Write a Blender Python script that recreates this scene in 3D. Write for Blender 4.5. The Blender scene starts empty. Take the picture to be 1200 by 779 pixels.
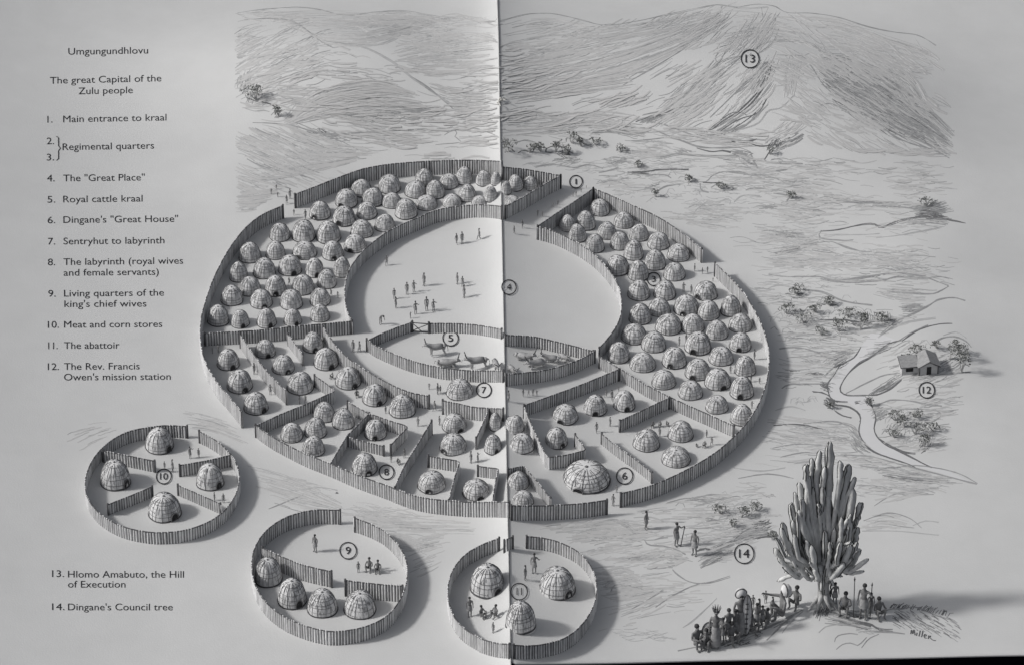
import bpy, bmesh, math, random
import numpy as np
from mathutils import Vector, Matrix
random.seed(11); R = random.random
def U(a, b): return a + (b - a) * R()
SC = bpy.context.scene
SUN_E, SUN_A, SUN_EL, SUN_DIR, SKY, EXPO = 2.6, 6.0, 38.0, (1.0, 0.10), 0.095, -0.17
COL = SC.collection
# ------------------------------------------------------------------ camera geometry (photo coordinates 1200 x 779)
TH = math.radians(35.0); CT, ST = math.cos(TH), math.sin(TH)
DIST, FPX = 400.0, 4800.0
CAM = np.array([0.0, -DIST * CT, DIST * ST])
FW = np.array([0.0, CT, -ST]); RT = np.array([1.0, 0, 0]); UP = np.array([0.0, ST, CT])
def rays(uv):
    uv = np.asarray(uv, float).reshape(-1, 2)
    d = FW[None] * FPX + RT[None] * (uv[:, :1] - 600) - UP[None] * (uv[:, 1:2] - 389.5)
    return d
def flat(u, v, z=0.0):
    d = rays([(u, v)])[0]
    return CAM + d * ((z - CAM[2]) / d[2])
# the two pages of the book the settlement stands on: relief in metres
RIDGE = 1.85
_g0, _g1 = flat(583, 0, RIDGE), flat(599, 779, RIDGE)
def xg(y): return _g0[0] + (y - _g0[1]) * (_g1[0] - _g0[0]) / (_g1[1] - _g0[1])
def _c(u, v):
    p = flat(u, v); return p[0], p[1]
HILLS = [(*_c(905, 115), 11.5, 9.0, 3.5), (*_c(1015, 165), 8.5, 7.0, .9), (*_c(420, 120), 12.0, 7.0, 3.6),
         (*_c(350, 70), 12.0, 8.0, 2.2), (*_c(690, 95), 11.0, 8.0, 3.0), (*_c(300, 215), 6.0, 4.0, 0.9),
         (*_c(962, 722), 4.2, 3.4, 0.75), (*_c(1095, 415), 4.5, 5.0, 0.7), (*_c(1085, 300), 6.0, 5.0, 0.8),
         (*_c(1000, 330), 5.0, 4.0, 0.4), (*_c(820, 640), 4.0, 3.0, 0.25)]
def hgt(x, y):
    x = np.asarray(x, float); y = np.asarray(y, float)
    z = np.zeros(np.broadcast(x, y).shape)
    for hx, hy, sx, sy, a in HILLS:
        z = z + a * np.exp(-0.5 * ((x - hx) / sx) ** 2 - 0.5 * ((y - hy) / sy) ** 2)
    d = xg(y) - x
    dl = np.clip(d, 0, None)
    left = 1.3 * np.exp(-dl / 1.5) + 0.55 * np.exp(-dl / 7.0) - 0.10
    e = np.clip(-d, 0, None)
    right = 1.74 * np.exp(-e / 5.2) - 0.10
    z = z + np.where(d >= 0, left, right)
    z = z + 0.0035 * np.clip(-29 - x, 0, 40) ** 2 * (x < -29)
    xr = np.clip(x - 38, 0, 14); z = z - 0.0022 * xr ** 2 - 0.0616 * np.clip(x - 52, 0, 30)
    return z
def at(uv, dz=0.0):
    d = rays(uv); n = len(d)
    zs = np.linspace(14, -4, 91)
    out = np.zeros((n, 3))
    for s in range(0, n, 4000):
        dd = d[s:s + 4000]
        def P(z):
            t = (z - CAM[2]) / dd[:, 2:3]
            return CAM[0] + dd[:, 0:1] * t, CAM[1] + dd[:, 1:2] * t
        Z = np.broadcast_to(zs[None], (len(dd), len(zs)))
        X, Y = P(Z); g = Z - hgt(X, Y)
        k = np.argmax(g <= 0, axis=1); k = np.clip(k, 1, None)
        hi = zs[k - 1][:, None].copy(); lo = zs[k][:, None].copy()
        for _ in range(16):
            m = (hi + lo) / 2; X, Y = P(m); b = (m - hgt(X, Y)) > 0
            hi = np.where(b, m, hi); lo = np.where(b, lo, m)
        m = (hi + lo) / 2; X, Y = P(m)
        out[s:s + 4000, 0] = X[:, 0]; out[s:s + 4000, 1] = Y[:, 0]; out[s:s + 4000, 2] = m[:, 0]
    out[:, 2] += dz
    return out
def at1(u, v): return Vector(at([(u, v)])[0])
def pxm(p):                                    # photo pixels per metre at a point
    return FPX / float(np.dot(np.array(p) - CAM, FW))
def onplane(u, v, y):                          # point of an upright plane standing at depth y
    d = rays([(u, v)])[0]; return Vector(CAM + d * ((y - CAM[1]) / d[1]))
# ------------------------------------------------------------------ materials
def material(name, col, rough=0.8, noise=0.0, scale=3.0, bump=0.0, stretch=None, spec=0.25, bscale=None):
    m = bpy.data.materials.new(name); m.use_nodes = True
    nt = m.node_tree; b = nt.nodes['Principled BSDF']
    b.inputs['Roughness'].default_value = rough
    b.inputs['Specular IOR Level'].default_value = spec
    b.inputs['Base Color'].default_value = (*col, 1)
    if noise or bump:
        tc = nt.nodes.new('ShaderNodeTexCoord'); mp = nt.nodes.new('ShaderNodeMapping')
        nt.links.new(tc.outputs['Object'], mp.inputs[0])
        if stretch: mp.inputs['Scale'].default_value = stretch
        n = nt.nodes.new('ShaderNodeTexNoise'); n.inputs['Scale'].default_value = scale
        n.inputs['Detail'].default_value = 6; n.inputs['Roughness'].default_value = 0.65
        nt.links.new(mp.outputs[0], n.inputs['Vector'])
        if noise:
            r = nt.nodes.new('ShaderNodeValToRGB')
            r.color_ramp.elements[0].position = 0.28; r.color_ramp.elements[1].position = 0.72
            r.color_ramp.elements[0].color = (*[c * (1 - noise) for c in col], 1)
            r.color_ramp.elements[1].color = (*[min(1, c * (1 + noise)) for c in col], 1)
            nt.links.new(n.outputs['Fac'], r.inputs[0]); nt.links.new(r.outputs[0], b.inputs['Base Color'])
        if bump:
            n2 = nt.nodes.new('ShaderNodeTexNoise'); n2.inputs['Scale'].default_value = bscale or scale * 4
            n2.inputs['Detail'].default_value = 5
            nt.links.new(mp.outputs[0], n2.inputs['Vector'])
            bp = nt.nodes.new('ShaderNodeBump'); bp.inputs['Strength'].default_value = bump; bp.inputs['Distance'].default_value = 0.05
            nt.links.new(n2.outputs['Fac'], bp.inputs['Height']); nt.links.new(bp.outputs[0], b.inputs['Normal'])
    return m
M = dict(
    paper=material('paper', (.604, .606, .605), .62, .035, .22, .35, spec=.3, bscale=7),
    stream=material('pale_water', (.64, .64, .65), .6, .03, .5, spec=.3),
    desk=material('dark_cloth', (.010, .010, .022), .9, .4, 2, spec=.1),
    ink=material('ink', (.030, .030, .034), .7, spec=.15),
    thatch=material('thatch', (.66, .66, .665), .9, .14, 3.2, .5, (2.2, 2.2, 1)),
    straw=material('straw', (.27, .27, .275), .9, .25, 5),
    rope=material('rope', (.17, .17, .175), .9, .3, 6),
    dark=material('dark_opening', (.03, .03, .032), .9, .3, 4),
    stake=material('stake_wood', (.66, .66, .665), .9, .22, 2.5, .4, (3, 3, .6)),
    gap=material('stake_gap', (.20, .20, .205), .9, .3, 3),
    rim=material('binding', (.095, .095, .10), .9, .3, 4),
    skin=material('dark_skin', (.19, .19, .193), .7, .25, 4),
    hair=material('black_hair', (.055, .055, .057), .9, .3, 8),
    hide=material('hide_cloth', (.30, .30, .305), .9, .4, 7),
    shield=material('shield_hide', (.64, .64, .645), .8, .35, 2.2),
    cow=material('cow_hide', (.36, .36, .365), .8, .5, 1.3),
    horn=material('horn', (.09, .09, .095), .6, .2, 4),
    cactus=material('succulent_skin', (.66, .665, .66), .85, .26, 2.2, .8, (1, 1, .35)),
    ridge=material('succulent_ridge', (.075, .078, .078), .8, .3, 3),
    bark=material('bark', (.46, .46, .46), .9, .45, 2, .6, (3, 3, .4)),
    leaf=material('leaf', (.11, .115, .11), .85, .4, 3),
    leafpale=material('pale_leaf', (.30, .305, .30), .85, .35, 3),
    wall=material('plaster', (.50, .50, .505), .85, .12, 2),
    roof=material('roof_thatch', (.33, .33, .335), .9, .35, 3, .5, (1, 4, 1)),
    g0=material('pale_pencil', (.430, .432, .436), .9, .10, 2),  # pencil greys for ground lines and shading drawn in colour
    gs=material('smudge_shading', (.515, .513, .512), .9, .06, 2),  # wide pale smudges: shading of hills and plain put into the colour
    g1=material('grey_pencil', (.315, .318, .322), .9, .2, 2),
    g2=material('dark_pencil', (.145, .147, .152), .9, .3, 2),
    thread=material('thread', (.62, .61, .58), .8, .15, 5),
)
# ------------------------------------------------------------------ mesh collector
class MB:
    def __init__(s): s.v, s.f, s.m, s.sm = [], [], [], []
    def add(s, vs, fs, mi=0, smooth=False):
        o = len(s.v); s.v += [tuple(p) for p in vs]
        for f in fs: s.f.append(tuple(i + o for i in f)); s.m.append(mi); s.sm.append(smooth)
    def box(s, c, sz, mi=0, rz=0.0):
        cx, cy, cz = c; a, b, h = sz[0] / 2, sz[1] / 2, sz[2] / 2
        cs, sn = math.cos(rz), math.sin(rz)
        vs = [(cx + x * cs - y * sn, cy + x * sn + y * cs, cz + z) for z in (-h, h) for x, y in ((-a, -b), (a, -b), (a, b), (-a, b))]
        s.add(vs, [(3, 2, 1, 0), (4, 5, 6, 7), (0, 1, 5, 4), (1, 2, 6, 5), (2, 3, 7, 6), (3, 0, 4, 7)], mi)
    def tube(s, pts, rad, n=5, mi=0, cap=True, smooth=True, star=None, flat_=None):
        pts = [Vector(p) for p in pts]; k = len(pts)
        if k < 2: return
        if not hasattr(rad, '__len__'): rad = [rad] * k
        prev = None; vs = []
        for i, p in enumerate(pts):
            t = (pts[min(i + 1, k - 1)] - pts[max(i - 1, 0)])
            t = t.normalized() if t.length > 1e-9 else Vector((0, 0, 1))
            if prev is None:
                a = Vector((1, 0, 0)) if abs(t.x) < .9 else Vector((0, 1, 0))
            else: a = prev
            a = (a - t * a.dot(t))
            a = a.normalized() if a.length > 1e-6 else t.orthogonal().normalized()
            prev = a; b = t.cross(a)
            for j in range(n):
                r = rad[i] * (star if (star and j % 2) else 1.0); w = 2 * math.pi * j / n
                vs.append(p + a * (r * math.cos(w)) + b * (r * math.sin(w) * (flat_ or 1)))
        fs = [(i * n + j, i * n + (j + 1) % n, (i + 1) * n + (j + 1) % n, (i + 1) * n + j) for i in range(k - 1) for j in range(n)]
        if cap: fs += [tuple(range(n - 1, -1, -1)), tuple((k - 1) * n + j for j in range(n))]
        s.add(vs, fs, mi, smooth)
    def ball(s, c, r, mi=0, nu=8, nv=5):
        r = r if hasattr(r, '__len__') else (r, r, r)
        vs = [(c[0], c[1], c[2] - r[2])]
        for i in range(1, nv):
            a = -math.pi / 2 + math.pi * i / nv
            for j in range(nu):
                w = 2 * math.pi * j / nu
                vs.append((c[0] + r[0] * math.cos(a) * math.cos(w), c[1] + r[1] * math.cos(a) * math.sin(w), c[2] + r[2] * math.sin(a)))
        vs.append((c[0], c[1], c[2] + r[2])); L = len(vs) - 1
        fs = [(0, 1 + (j + 1) % nu, 1 + j) for j in range(nu)]
        for i in range(nv - 2):
            for j in range(nu):
                a, b = 1 + i * nu + j, 1 + i * nu + (j + 1) % nu
                fs.append((a, b, b + nu, a + nu))
        fs += [(L, 1 + (nv - 2) * nu + j, 1 + (nv - 2) * nu + (j + 1) % nu) for j in range(nu)]
        s.add(vs, fs, mi, True)
    def mesh(s, name, mats):
        me = bpy.data.meshes.new(name); me.from_pydata(s.v, [], s.f)
        for m in mats: me.materials.append(m)
        me.polygons.foreach_set('material_index', s.m); me.polygons.foreach_set('use_smooth', s.sm)
        me.update(); return me
    def build(s, name, mats, parent=None):
        mats = mats if isinstance(mats, (list, tuple)) else [mats]
        return link(name, s.mesh(name, mats), parent)
def link(name, data, parent=None):
    o = bpy.data.objects.new(name, data); COL.objects.link(o)
    if parent: o.parent = parent
    return o
def tag(o, label=None, cat=None, group=None, kind=None):
    if label: o['label'] = label
    if cat: o['category'] = cat
    if group: o['group'] = group
    if kind: o['kind'] = kind
    return o
def empty(name, loc, rz=0.0, sc=(1, 1, 1)):
    o = link(name, None); o.location = loc; o.rotation_euler = (0, 0, rz); o.scale = sc
    o.empty_display_size = .3; return o
ORD = ['', 'first', 'second', 'third', 'fourth', 'fifth', 'sixth', 'seventh', 'eighth', 'ninth', 'tenth', 'eleventh', 'twelfth']
CNT = ['', 'one', 'two', 'three', 'four', 'five', 'six', 'seven', 'eight', 'nine', 'ten', 'eleven', 'twelve', 'thirteen', 'fourteen']
def catmull(pts, n=6, closed=False):
    P = [np.array(p, float) for p in pts]; k = len(P); out = []
    for i in range(k - 1):
        p0, p1, p2, p3 = P[max(i - 1, 0)], P[i], P[i + 1], P[min(i + 2, k - 1)]
        for j in range(n):
            t = j / n
            out.append(.5 * (2 * p1 + (p2 - p0) * t + (2 * p0 - 5 * p1 + 4 * p2 - p3) * t * t + (3 * p1 - p0 - 3 * p2 + p3) * t ** 3))
    out.append(P[-1]); return np.array(out)
def resample(P, step):
    P = np.asarray(P, float); d = np.r_[0, np.cumsum(np.linalg.norm(np.diff(P, axis=0), axis=1))]
    n = max(2, int(round(d[-1] / step)) + 1); s = np.linspace(0, d[-1], n)
    return np.stack([np.interp(s, d, P[:, k]) for k in range(P.shape[1])], 1)
def sample(P, s):                               # points of polyline at parameters s in 0..1
    P = np.asarray(P, float); d = np.r_[0, np.cumsum(np.linalg.norm(np.diff(P, axis=0), axis=1))]; d /= d[-1]
    return np.stack([np.interp(s, d, P[:, k]) for k in range(P.shape[1])], 1)

# ------------------------------------------------------------------ setting: the two pages, desk
def page(side):
    vs, fs = [], []
    ys = np.r_[np.arange(-48.5, 60, .55), np.arange(60, 118, 2.0)]
    ds = np.r_[0.0, .12, .25, .4, .6, .85, 1.15, 1.5, 1.9, 2.4, 3, 3.7, 4.5, np.arange(5.2, 56, .6), np.arange(56, 66, 2.0)]
    nx, ny = len(ds), len(ys)
    bu = np.linspace(590, 1420, 60); be = at(np.stack([bu, 777.5 - (bu - 600) * 10.0 / 600 + .5 * np.sin(bu * .02)], 1))
    for y in ys:
        for d in ds:
            if side < 0: x = xg(y) - d
            else: x = xg(y) + .03 + d
            yy = y
            if side > 0:                          # the right page ends just inside the photo
                yb = float(np.interp(x, be[:, 0], be[:, 1]))
                k = (y + 48.5) / 166.5; yy = yb + (y + 48.5) * (118 - yb) / 166.5
            else: yy = -56 + (y + 48.5) * (118 + 56) / 166.5
            x = (xg(yy) - d) if side < 0 else (xg(yy) + .03 + d)
            vs.append((x, yy, float(hgt(x, yy))))
    for j in range(ny - 1):
        for i in range(nx - 1):
            a = j * nx + i; q = (a, a + 1, a + nx + 1, a + nx)
            fs.append(q if side > 0 else q[::-1])
    # thickness skirt
    rim = [i for i in range(nx)] + [j * nx + nx - 1 for j in range(1, ny)] + [(ny - 1) * nx + i for i in range(nx - 2, -1, -1)] + [j * nx for j in range(ny - 2, 0, -1)]
    o = len(vs)
    for i in rim: vs.append((vs[i][0], vs[i][1], vs[i][2] - (.12 if True else 0)))
    k = len(rim)
    for a in range(k):
        b = (a + 1) % k; q = (rim[a], o + a, o + b, rim[b]); fs.append(q if side > 0 else q[::-1])
    me = bpy.data.meshes.new('ground'); me.from_pydata(vs, [], fs); me.materials.append(M['paper'])
    me.polygons.foreach_set('use_smooth', [i < (nx - 1) * (ny - 1) for i in range(len(fs))]); me.update()
    return tag(link('ground', me), kind='structure')
page(-1); page(1)
mb = MB(); mb.add([(-1500, -1500, -3.2), (1500, -1500, -3.2), (1500, 1500, -3.2), (-1500, 1500, -3.2)], [(0, 1, 2, 3)])
tag(mb.build('desk_surface', M['desk']), kind='structure')

# ------------------------------------------------------------------ flat printed matter
_cap = None
def glyphs(txt):
    cu = bpy.data.curves.new('txt', 'FONT'); cu.body = txt; cu.size = 1; cu.resolution_u = 4; cu.offset = 0
    o = bpy.data.objects.new('txt', cu); COL.objects.link(o)
    dg = bpy.context.evaluated_depsgraph_get(); dg.update()
    me = bpy.data.meshes.new_from_object(o.evaluated_get(dg))
    v = np.array([q.co[:2] for q in me.vertices]); f = [tuple(p.vertices) for p in me.polygons]
    bpy.data.objects.remove(o); bpy.data.meshes.remove(me); bpy.data.curves.remove(cu)
    return v, f
CAPH = glyphs('H')[0][:, 1].max()
def text_mesh(name, txt, x0, b0, x1, b1, cap=7.8, parent=None, dz=.02, slant=0.0, matl=None, bend=0.0):
    v, f = glyphs(txt)
    lo, hi = v[:, 0].min(), v[:, 0].max(); t = (v[:, 0] - lo) / (hi - lo)
    sy = cap / CAPH
    uv = np.stack([x0 + t * (x1 - x0) + slant * v[:, 1] * sy, b0 + t * (b1 - b0) - bend * np.sin(t * math.pi) - v[:, 1] * sy], 1)
    P = at(uv, dz)
    m = MB(); m.add(P, f); 
    return m.build(name, matl or M['ink'], parent)
CAPTIONS = [
 ('printed title line of one long place name at the top of the list', None, [("Umgungundhlovu", 80, 64.6, 173.5, 63.2)]),
 ('printed two-line subtitle about a great capital, under the title', None, [("The great Capital of the", 58.5, 98.6, 189, 95.8), ("Zulu people", 92, 111, 155.5, 109.6)]),
 ('printed list entry 1 naming the main entrance', ("1.", 55.5, 144.2, 61.5, 144), [("Main entrance to kraal", 74, 143.8, 195, 141.7)]),
 ('printed list entry bracketing numbers 2 and 3 for the regimental quarters', ("2.", 54.8, 169.6, 63.3, 169.4), [("Regimental quarters", 73.3, 176.4, 180.5, 174.6)]),
 ('printed list entry 4 naming the great place in quotation marks', ("4.", 55, 213.2, 64, 213), [('The "Great Place"', 74, 213, 169.5, 211.9)]),
 ('printed list entry 5 naming the royal cattle enclosure', ("5.", 55.6, 238, 64.6, 237.8), [('Royal cattle kraal', 74, 237.7, 167, 236.6)]),
 ('printed list entry 6 naming the great house in quotation marks', ("6.", 55.8, 262.2, 64.6, 262), [('Dingane\'s "Great House"', 74.2, 261.7, 208.6, 260.4)]),
 ('printed list entry 7 naming the sentry hut', ("7.", 56.2, 287, 64.6, 286.9), [('Sentryhut to labyrinth', 74.3, 286.8, 192.6, 285.6)]),
 ('printed two-line list entry 8 naming the labyrinth', ("8.", 56, 311.4, 64.6, 311.2), [('The labyrinth (royal wives', 74.3, 311, 214.5, 309.4), ('and female servants)', 74.5, 323.6, 186, 322.4)]),
 ('printed two-line list entry 9 about the living quarters of wives', ("9.", 56.5, 348.2, 65.2, 348), [('Living quarters of the', 75, 347.9, 192, 346.8), ("king's chief wives", 75.4, 360.2, 171.5, 359.6)]),
 ('printed list entry 10 naming the meat and corn stores', ("10.", 56, 384.4, 69, 384.3), [('Meat and corn stores', 75, 384.2, 190, 383.4)]),
 ('printed list entry 11 naming the abattoir', ("11.", 56.5, 408.8, 67.5, 408.7), [('The abattoir', 75, 408.6, 140, 408.2)]),
 ('printed two-line list entry 12 naming the mission station', ("12.", 56, 433.2, 69, 433.1), [('The Rev. Francis', 75, 433, 163.5, 432.4), ("Owen's mission station", 75, 445.4, 200, 444.6)]),
 ('printed two-line list entry 13 naming the hill, under the small round stockade', ("13.", 61, 675.6, 75, 675.7), [('Hlomo Amabuto, the Hill', 79.7, 676.2, 215.5, 676.5), ('of Execution', 79.7, 688, 147, 688)]),
 ('printed list entry 14 naming the council tree, lowest line of the list', ("14.", 61, 714.4, 75.5, 714.5), [("Dingane's Council tree", 79.7, 714.6, 202.4, 714.7)]),
]
for lab, num, lines in CAPTIONS:
    p = at1(lines[0][1], lines[0][2]); e = empty('printed_caption', (0, 0, 0)); tag(e, lab, 'caption', 'printed captions in the left margin')
    if num: text_mesh('number', *num, parent=e)
    if num and num[0] == '2.':
        text_mesh('number', "3.", 54.8, 188.6, 63.3, 188.4, parent=e)
        m = MB(); m.tube(at([(66.2, 160.2), (68.6, 162), (68.6, 171.5), (70.8, 174.2), (68.6, 177), (68.6, 186.5), (66.2, 188.4)], .02), .05, 4); m.build('bracket', M['ink'], e)
    for L in lines: text_mesh('text_line', *L, parent=e)
MARKS = [('1', 675, 214, 7.4, 'in the gap of the main entrance'), ('3', 766, 328, 7.8, 'among the huts of the right quarter'),
 ('4', 596.5, 337.5, 8.6, 'on the open great ring beside the page fold'), ('5', 528, 397, 9, 'inside the cattle enclosure near its far fence'),
 ('6', 732, 558, 9.6, 'beside the biggest hut'), ('7', 567, 457.5, 8.6, 'beside the lone sentry hut'),
 ('8', 453, 553.5, 8.6, 'inside the labyrinth by the front fence'), ('9', 408, 645.5, 9.8, 'on open ground in the middle round stockade'),
 ('10', 192, 558.5, 8.8, 'at the centre of the left round stockade'), ('11', 608.5, 693.5, 9.8, 'inside the right round stockade beside the fold'),
 ('12', 1086, 457.5, 9.3, 'in front of the gabled mission house'), ('13', 879, 70, 10.6, 'high on the steep hill'), ('14', 872, 649, 11.6, 'on open ground left of the candelabra tree')]
for s, u, v, r, where in MARKS:
    e = empty('number_marker', (0, 0, 0)); tag(e, f'circled number {s} {where}', 'number marker', 'circled numbers')
    n = 40; m = MB(); ring = []
    for rr in (r + .55, r - .65):
        ring += [(u + rr * math.cos(a) * (1 + .02 * math.sin(2 * a + u)), v + rr * math.sin(a) * .99) for a in [2 * math.pi * i / n for i in range(n)]]
    P = at(ring, .09); m.add(P, [(i, (i + 1) % n, n + (i + 1) % n, n + i) for i in range(n)]); m.build('ring', M['ink'], e)
    m = MB(); dc = np.concatenate([at([(u, v)], .03), at(ring[n:], .03)]); m.add(dc, [(0, 1 + (i + 1) % n, 1 + i) for i in range(n)]); m.build('disc', M['paper'], e)
    w = r * (.62 if len(s) == 1 else 1.05) * (.35 if s == '1' else (.6 if s == '11' else 1))
    text_mesh('numeral', s, u - w / 2, v + r * .42, u + w / 2, v + r * .42, cap=r * .86, parent=e, dz=.10, matl=M['ink'])
# signature scrawl at the foot of the right page
e = tag(empty('signature', (0, 0, 0)), 'small slanted handwritten signature below the grassy mound', 'signature')
m = MB(); SX = lambda x, y: (1067 + x * .98 + 0 * y, 742.5 + x * .27 + y)
for P in ([(0, 0), (1, -5), (2.4, -1), (4, -6), (5.2, 0)], [(7, 0), (7.6, -3.5)], [(8, -6.5), (8.4, -7)], [(10, 0), (11.4, -7)], [(13, 0), (14.6, -7.4)], [(16, -2), (18.6, -3), (17.4, -4.6), (16, -2.5), (16.6, 0), (19, -.6)], [(21, 0), (21.6, -4), (22, -3), (24, -4.2)], [(24, -4), (23, -2), (27, 0), (30, -.5)]):
    m.tube(at([SX(*p) for p in (catmull(P, 4) if len(P) > 2 else P)], .02), .045, 4)
m.build('lettering', M['g2'], e)
# ------------------------------------------------------------------ huts
def dome(a):      # profile of a beehive hut: angle from the foot (0) to the crown (pi/2)
    return math.cos(a) ** .66, math.sin(a) ** 1.0 if a > 0 else 0
def hut_meshes(seed):
    rng = random.Random(seed)
    ph = [rng.uniform(0, 6.28) for _ in range(4)]
    def S(az, a, off=1.0):
        r, z = dome(a); w = 1 + .018 * math.sin(3 * az + ph[0]) + .012 * math.sin(5 * az + ph[1] + 4 * a)
        return (r * w * off * math.cos(az), r * w * off * math.sin(az), z * (1 + .02 * math.sin(2 * az + ph[2])) * (1 + (off - 1) * .9))
    na, nz = 26, 9; t = MB()
    vs = [S(2 * math.pi * j / na, (math.pi / 2) * (i / nz)) for i in range(nz) for j in range(na)] + [(0, 0, 1.0)]
    fs = [(i * na + j, i * na + (j + 1) % na, (i + 1) * na + (j + 1) % na, (i + 1) * na + j) for i in range(nz - 1) for j in range(na)]
    fs += [((nz - 1) * na + j, (nz - 1) * na + (j + 1) % na, nz * na) for j in range(na)]
    vs += [(x, y, -.45) for x, y, z in vs[:na]]; o2 = nz * na + 1; fs += [(o2 + j, o2 + (j + 1) % na, (j + 1) % na, j) for j in range(na)]   # walls run down into sloping ground
    t.add(vs, fs, 0, True)
    for _ in range(150):                                   # loose bundles of darker straw
        az = rng.uniform(0, 6.28); a = rng.uniform(.05, 1.15); L = rng.uniform(.12, .4); k = rng.uniform(-.05, .05)
        t.tube([S(az, a, 1.004), S(az + k, a + L / 2, 1.01), S(az + 2 * k, min(1.5, a + L), 1.004)], .010, 3, 1, False)
    thatch = t.mesh('thatch', [M['thatch'], M['straw']])
    n = MB(); nm = rng.choice([12, 13, 14, 16]); off = rng.uniform(0, 1)
    for j in range(nm):
        az = 2 * math.pi * (j + off) / nm + rng.uniform(-.07, .07); k = rng.uniform(-.12, .12); top = rng.uniform(1.25, 1.5)
        n.tube([S(az + k * i / 7, top * i / 7, 1.012) for i in range(8)], rng.uniform(.010, .017), 4, 0, False)
    for i in range(rng.choice([4, 5, 5])):
        a = .20 + .235 * i + rng.uniform(-.05, .05); s0 = rng.uniform(0, 6.28); sp = rng.uniform(4.4, 6.28); q = rng.uniform(-.05, .05)
        n.tube([S(s0 + sp * k / 22, a + q * math.sin(sp * k / 22), 1.012) for k in range(23)], rng.uniform(.008, .014), 4, 0, False)
    net = n.mesh('rope_netting', [M['rope']])
    b = MB(); b.tube([S(2 * math.pi * k / 28, .03, 1.012) for k in range(29)], .045, 4, 0, False)
    foot = b.mesh('foot_ring', [M['rim']])
    c = MB(); c.ball((0, 0, 1.0), (.09, .09, .05), 0, 7, 4); knot = c.mesh('crown_knot', [M['rope']])
    return thatch, net, foot, knot
def door_mesh():
    o = MB(); f = MB(); w, h, y0, y1 = .24, .40, -.62, -1.02; prof = [(-w, 0)] + [(-w * math.cos(a), h * .45 + h * .55 * math.sin(a)) for a in [math.pi * i / 10 for i in range(11)]] + [(w, 0)]
    k = len(prof)
    o.add([(x, y1 + .015, z) for x, z in prof], [tuple(range(k))])
    f.add([(x * s, y, z * (1 + (s - 1) * .8)) for y, s in ((y0, 1.02), (y1, 1.02)) for x, z in prof], [(i, i + 1, k + i + 1, k + i) for i in range(k - 1)])
    f.tube([(x * 1.06, y1, z * 1.05) for x, z in prof], .035, 4, 0)
    return o.mesh('doorway', [M['dark']]), f.mesh('door_arch', [M['rope']])
HUTM = [hut_meshes(100 + i) for i in range(9)]
DOOR = door_mesh(); hcount = 0
def hut(u, base, w, h, door, label, group, cat='hut', name='beehive_hut', ds=1.0):
    global hcount
    hcount += 1
    kk = 1.15 if w < 28 else 1.07; w, h = w * kk, h * (kk - .02); r0 = w / 2.0
    cv = base - r0 * ST * .97
    p = at1(u, cv); s = pxm(p); r = r0 / s * .985
    top = max(h - r0 * ST * .97, r0 * .45)
    H2 = (top ** 2 - (r0 * ST) ** 2 * .72) / CT ** 2
    H = math.sqrt(max(H2, (.66 * r0) ** 2)) / s
    if door is None: rz = math.radians(150 + (hcount * 67) % 60)
    else: rz = math.asin(max(-.93, min(.93, door / r0)))
    e = empty(name, p - Vector((0, 0, .03)), rz, (r, r, H)); tag(e, label, cat, group)
    for nm, me in zip(('thatch', 'rope_netting', 'foot_ring', 'crown_knot'), HUTM[(hcount * 5 + int(u)) % len(HUTM)]): link(nm, me, e)
    if door is not None:
        for nm, me in zip(('doorway', 'door_arch'), DOOR):
            o = link(nm, me, e)
            o.scale = (ds, 1, ds)
    return e
N = None
def side(d):
    return 'without visible doorway' if d is None else 'with doorway lower left' if d < -2.5 else 'with doorway lower right' if d > 2.5 else 'with doorway in front'
def rows(rws, place, group):
    for k, row in enumerate(rws):
        row = sorted(row, key=lambda q: q[0])
        for i, q in enumerate(row):
            u, b, w, h = q[:4]; d = q[4] if len(q) > 4 else None
            rn = 'row' if len(rws) == 1 else f'{ORD[k + 1]} row from the top'
            rn = '' if len(rws) == 1 else f'{ORD[k + 1]} row down of '
            lab = f'hut {side(d)}, ' + ('alone in ' if len(row) == 1 else f'{ORD[i + 1]} from left in ') + rn + place
            hut(u, b, w, h, d, lab, group)
rows([[(423.5, 231.7, 22, 18), (456.5, 228, 23, 20), (497.5, 219, 19, 18), (526, 222.5, 20, 16), (544, 217.5, 17.5, 19), (567, 219, 17, 16), (581, 218, 11, 14)],
 [(406, 245, 23, 20, -6), (437, 243, 22.5, 19), (459, 245, 21, 16), (487, 233, 22, 18), (510, 234, 20, 19), (547.5, 237.5, 19, 18), (575, 237.5, 14, 16)],
 [(375, 258.5, 22, 19, -6), (430, 258, 21, 18), (476, 258, 23, 21), (500, 247.5, 23, 16), (530, 245, 20, 15), (562, 243.5, 17, 12)],
 [(403.5, 266, 23, 21, -6), (451, 272.5, 21, 18), (424, 280, 23, 19), (328, 284, 21, 19), (356, 285, 24, 23), (385, 286.5, 25, 23)],
 [(293, 309, 23, 21), (323, 305, 20, 19), (357, 305, 25, 19, -7), (390, 306, 22, 20, 2), (416, 297, 23, 19, -5)],
 [(280, 331.5, 19, 21), (310, 327.5, 23, 21.5), (340, 324, 24, 21.5, 5), (369, 326, 19, 20, 3), (401, 326, 18, 21)],
 [(293, 347.5, 22, 20), (323, 348, 22, 21.5, 1), (355, 346.5, 23, 21), (383, 339, 20, 20)],
 [(272, 359, 22.5, 21), (306.5, 362.5, 23, 20, 4), (341.5, 364, 23, 21.5), (375, 360, 21, 19)],
 [(256, 383, 22, 22), (281.5, 385, 19, 18.5, 4), (312.5, 385, 20, 20, 5), (343, 382.5, 18.5, 17.5, 5), (375, 378, 20, 18.5)]],
 'left quarter', 'huts of the left regimental quarter')
rows([[(593, 229, 11, 14), (604, 225, 16, 17), (621, 224, 16, 15)], [(600, 243, 17, 12)]], 'entrance wedge', 'huts beside the main entrance')
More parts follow.
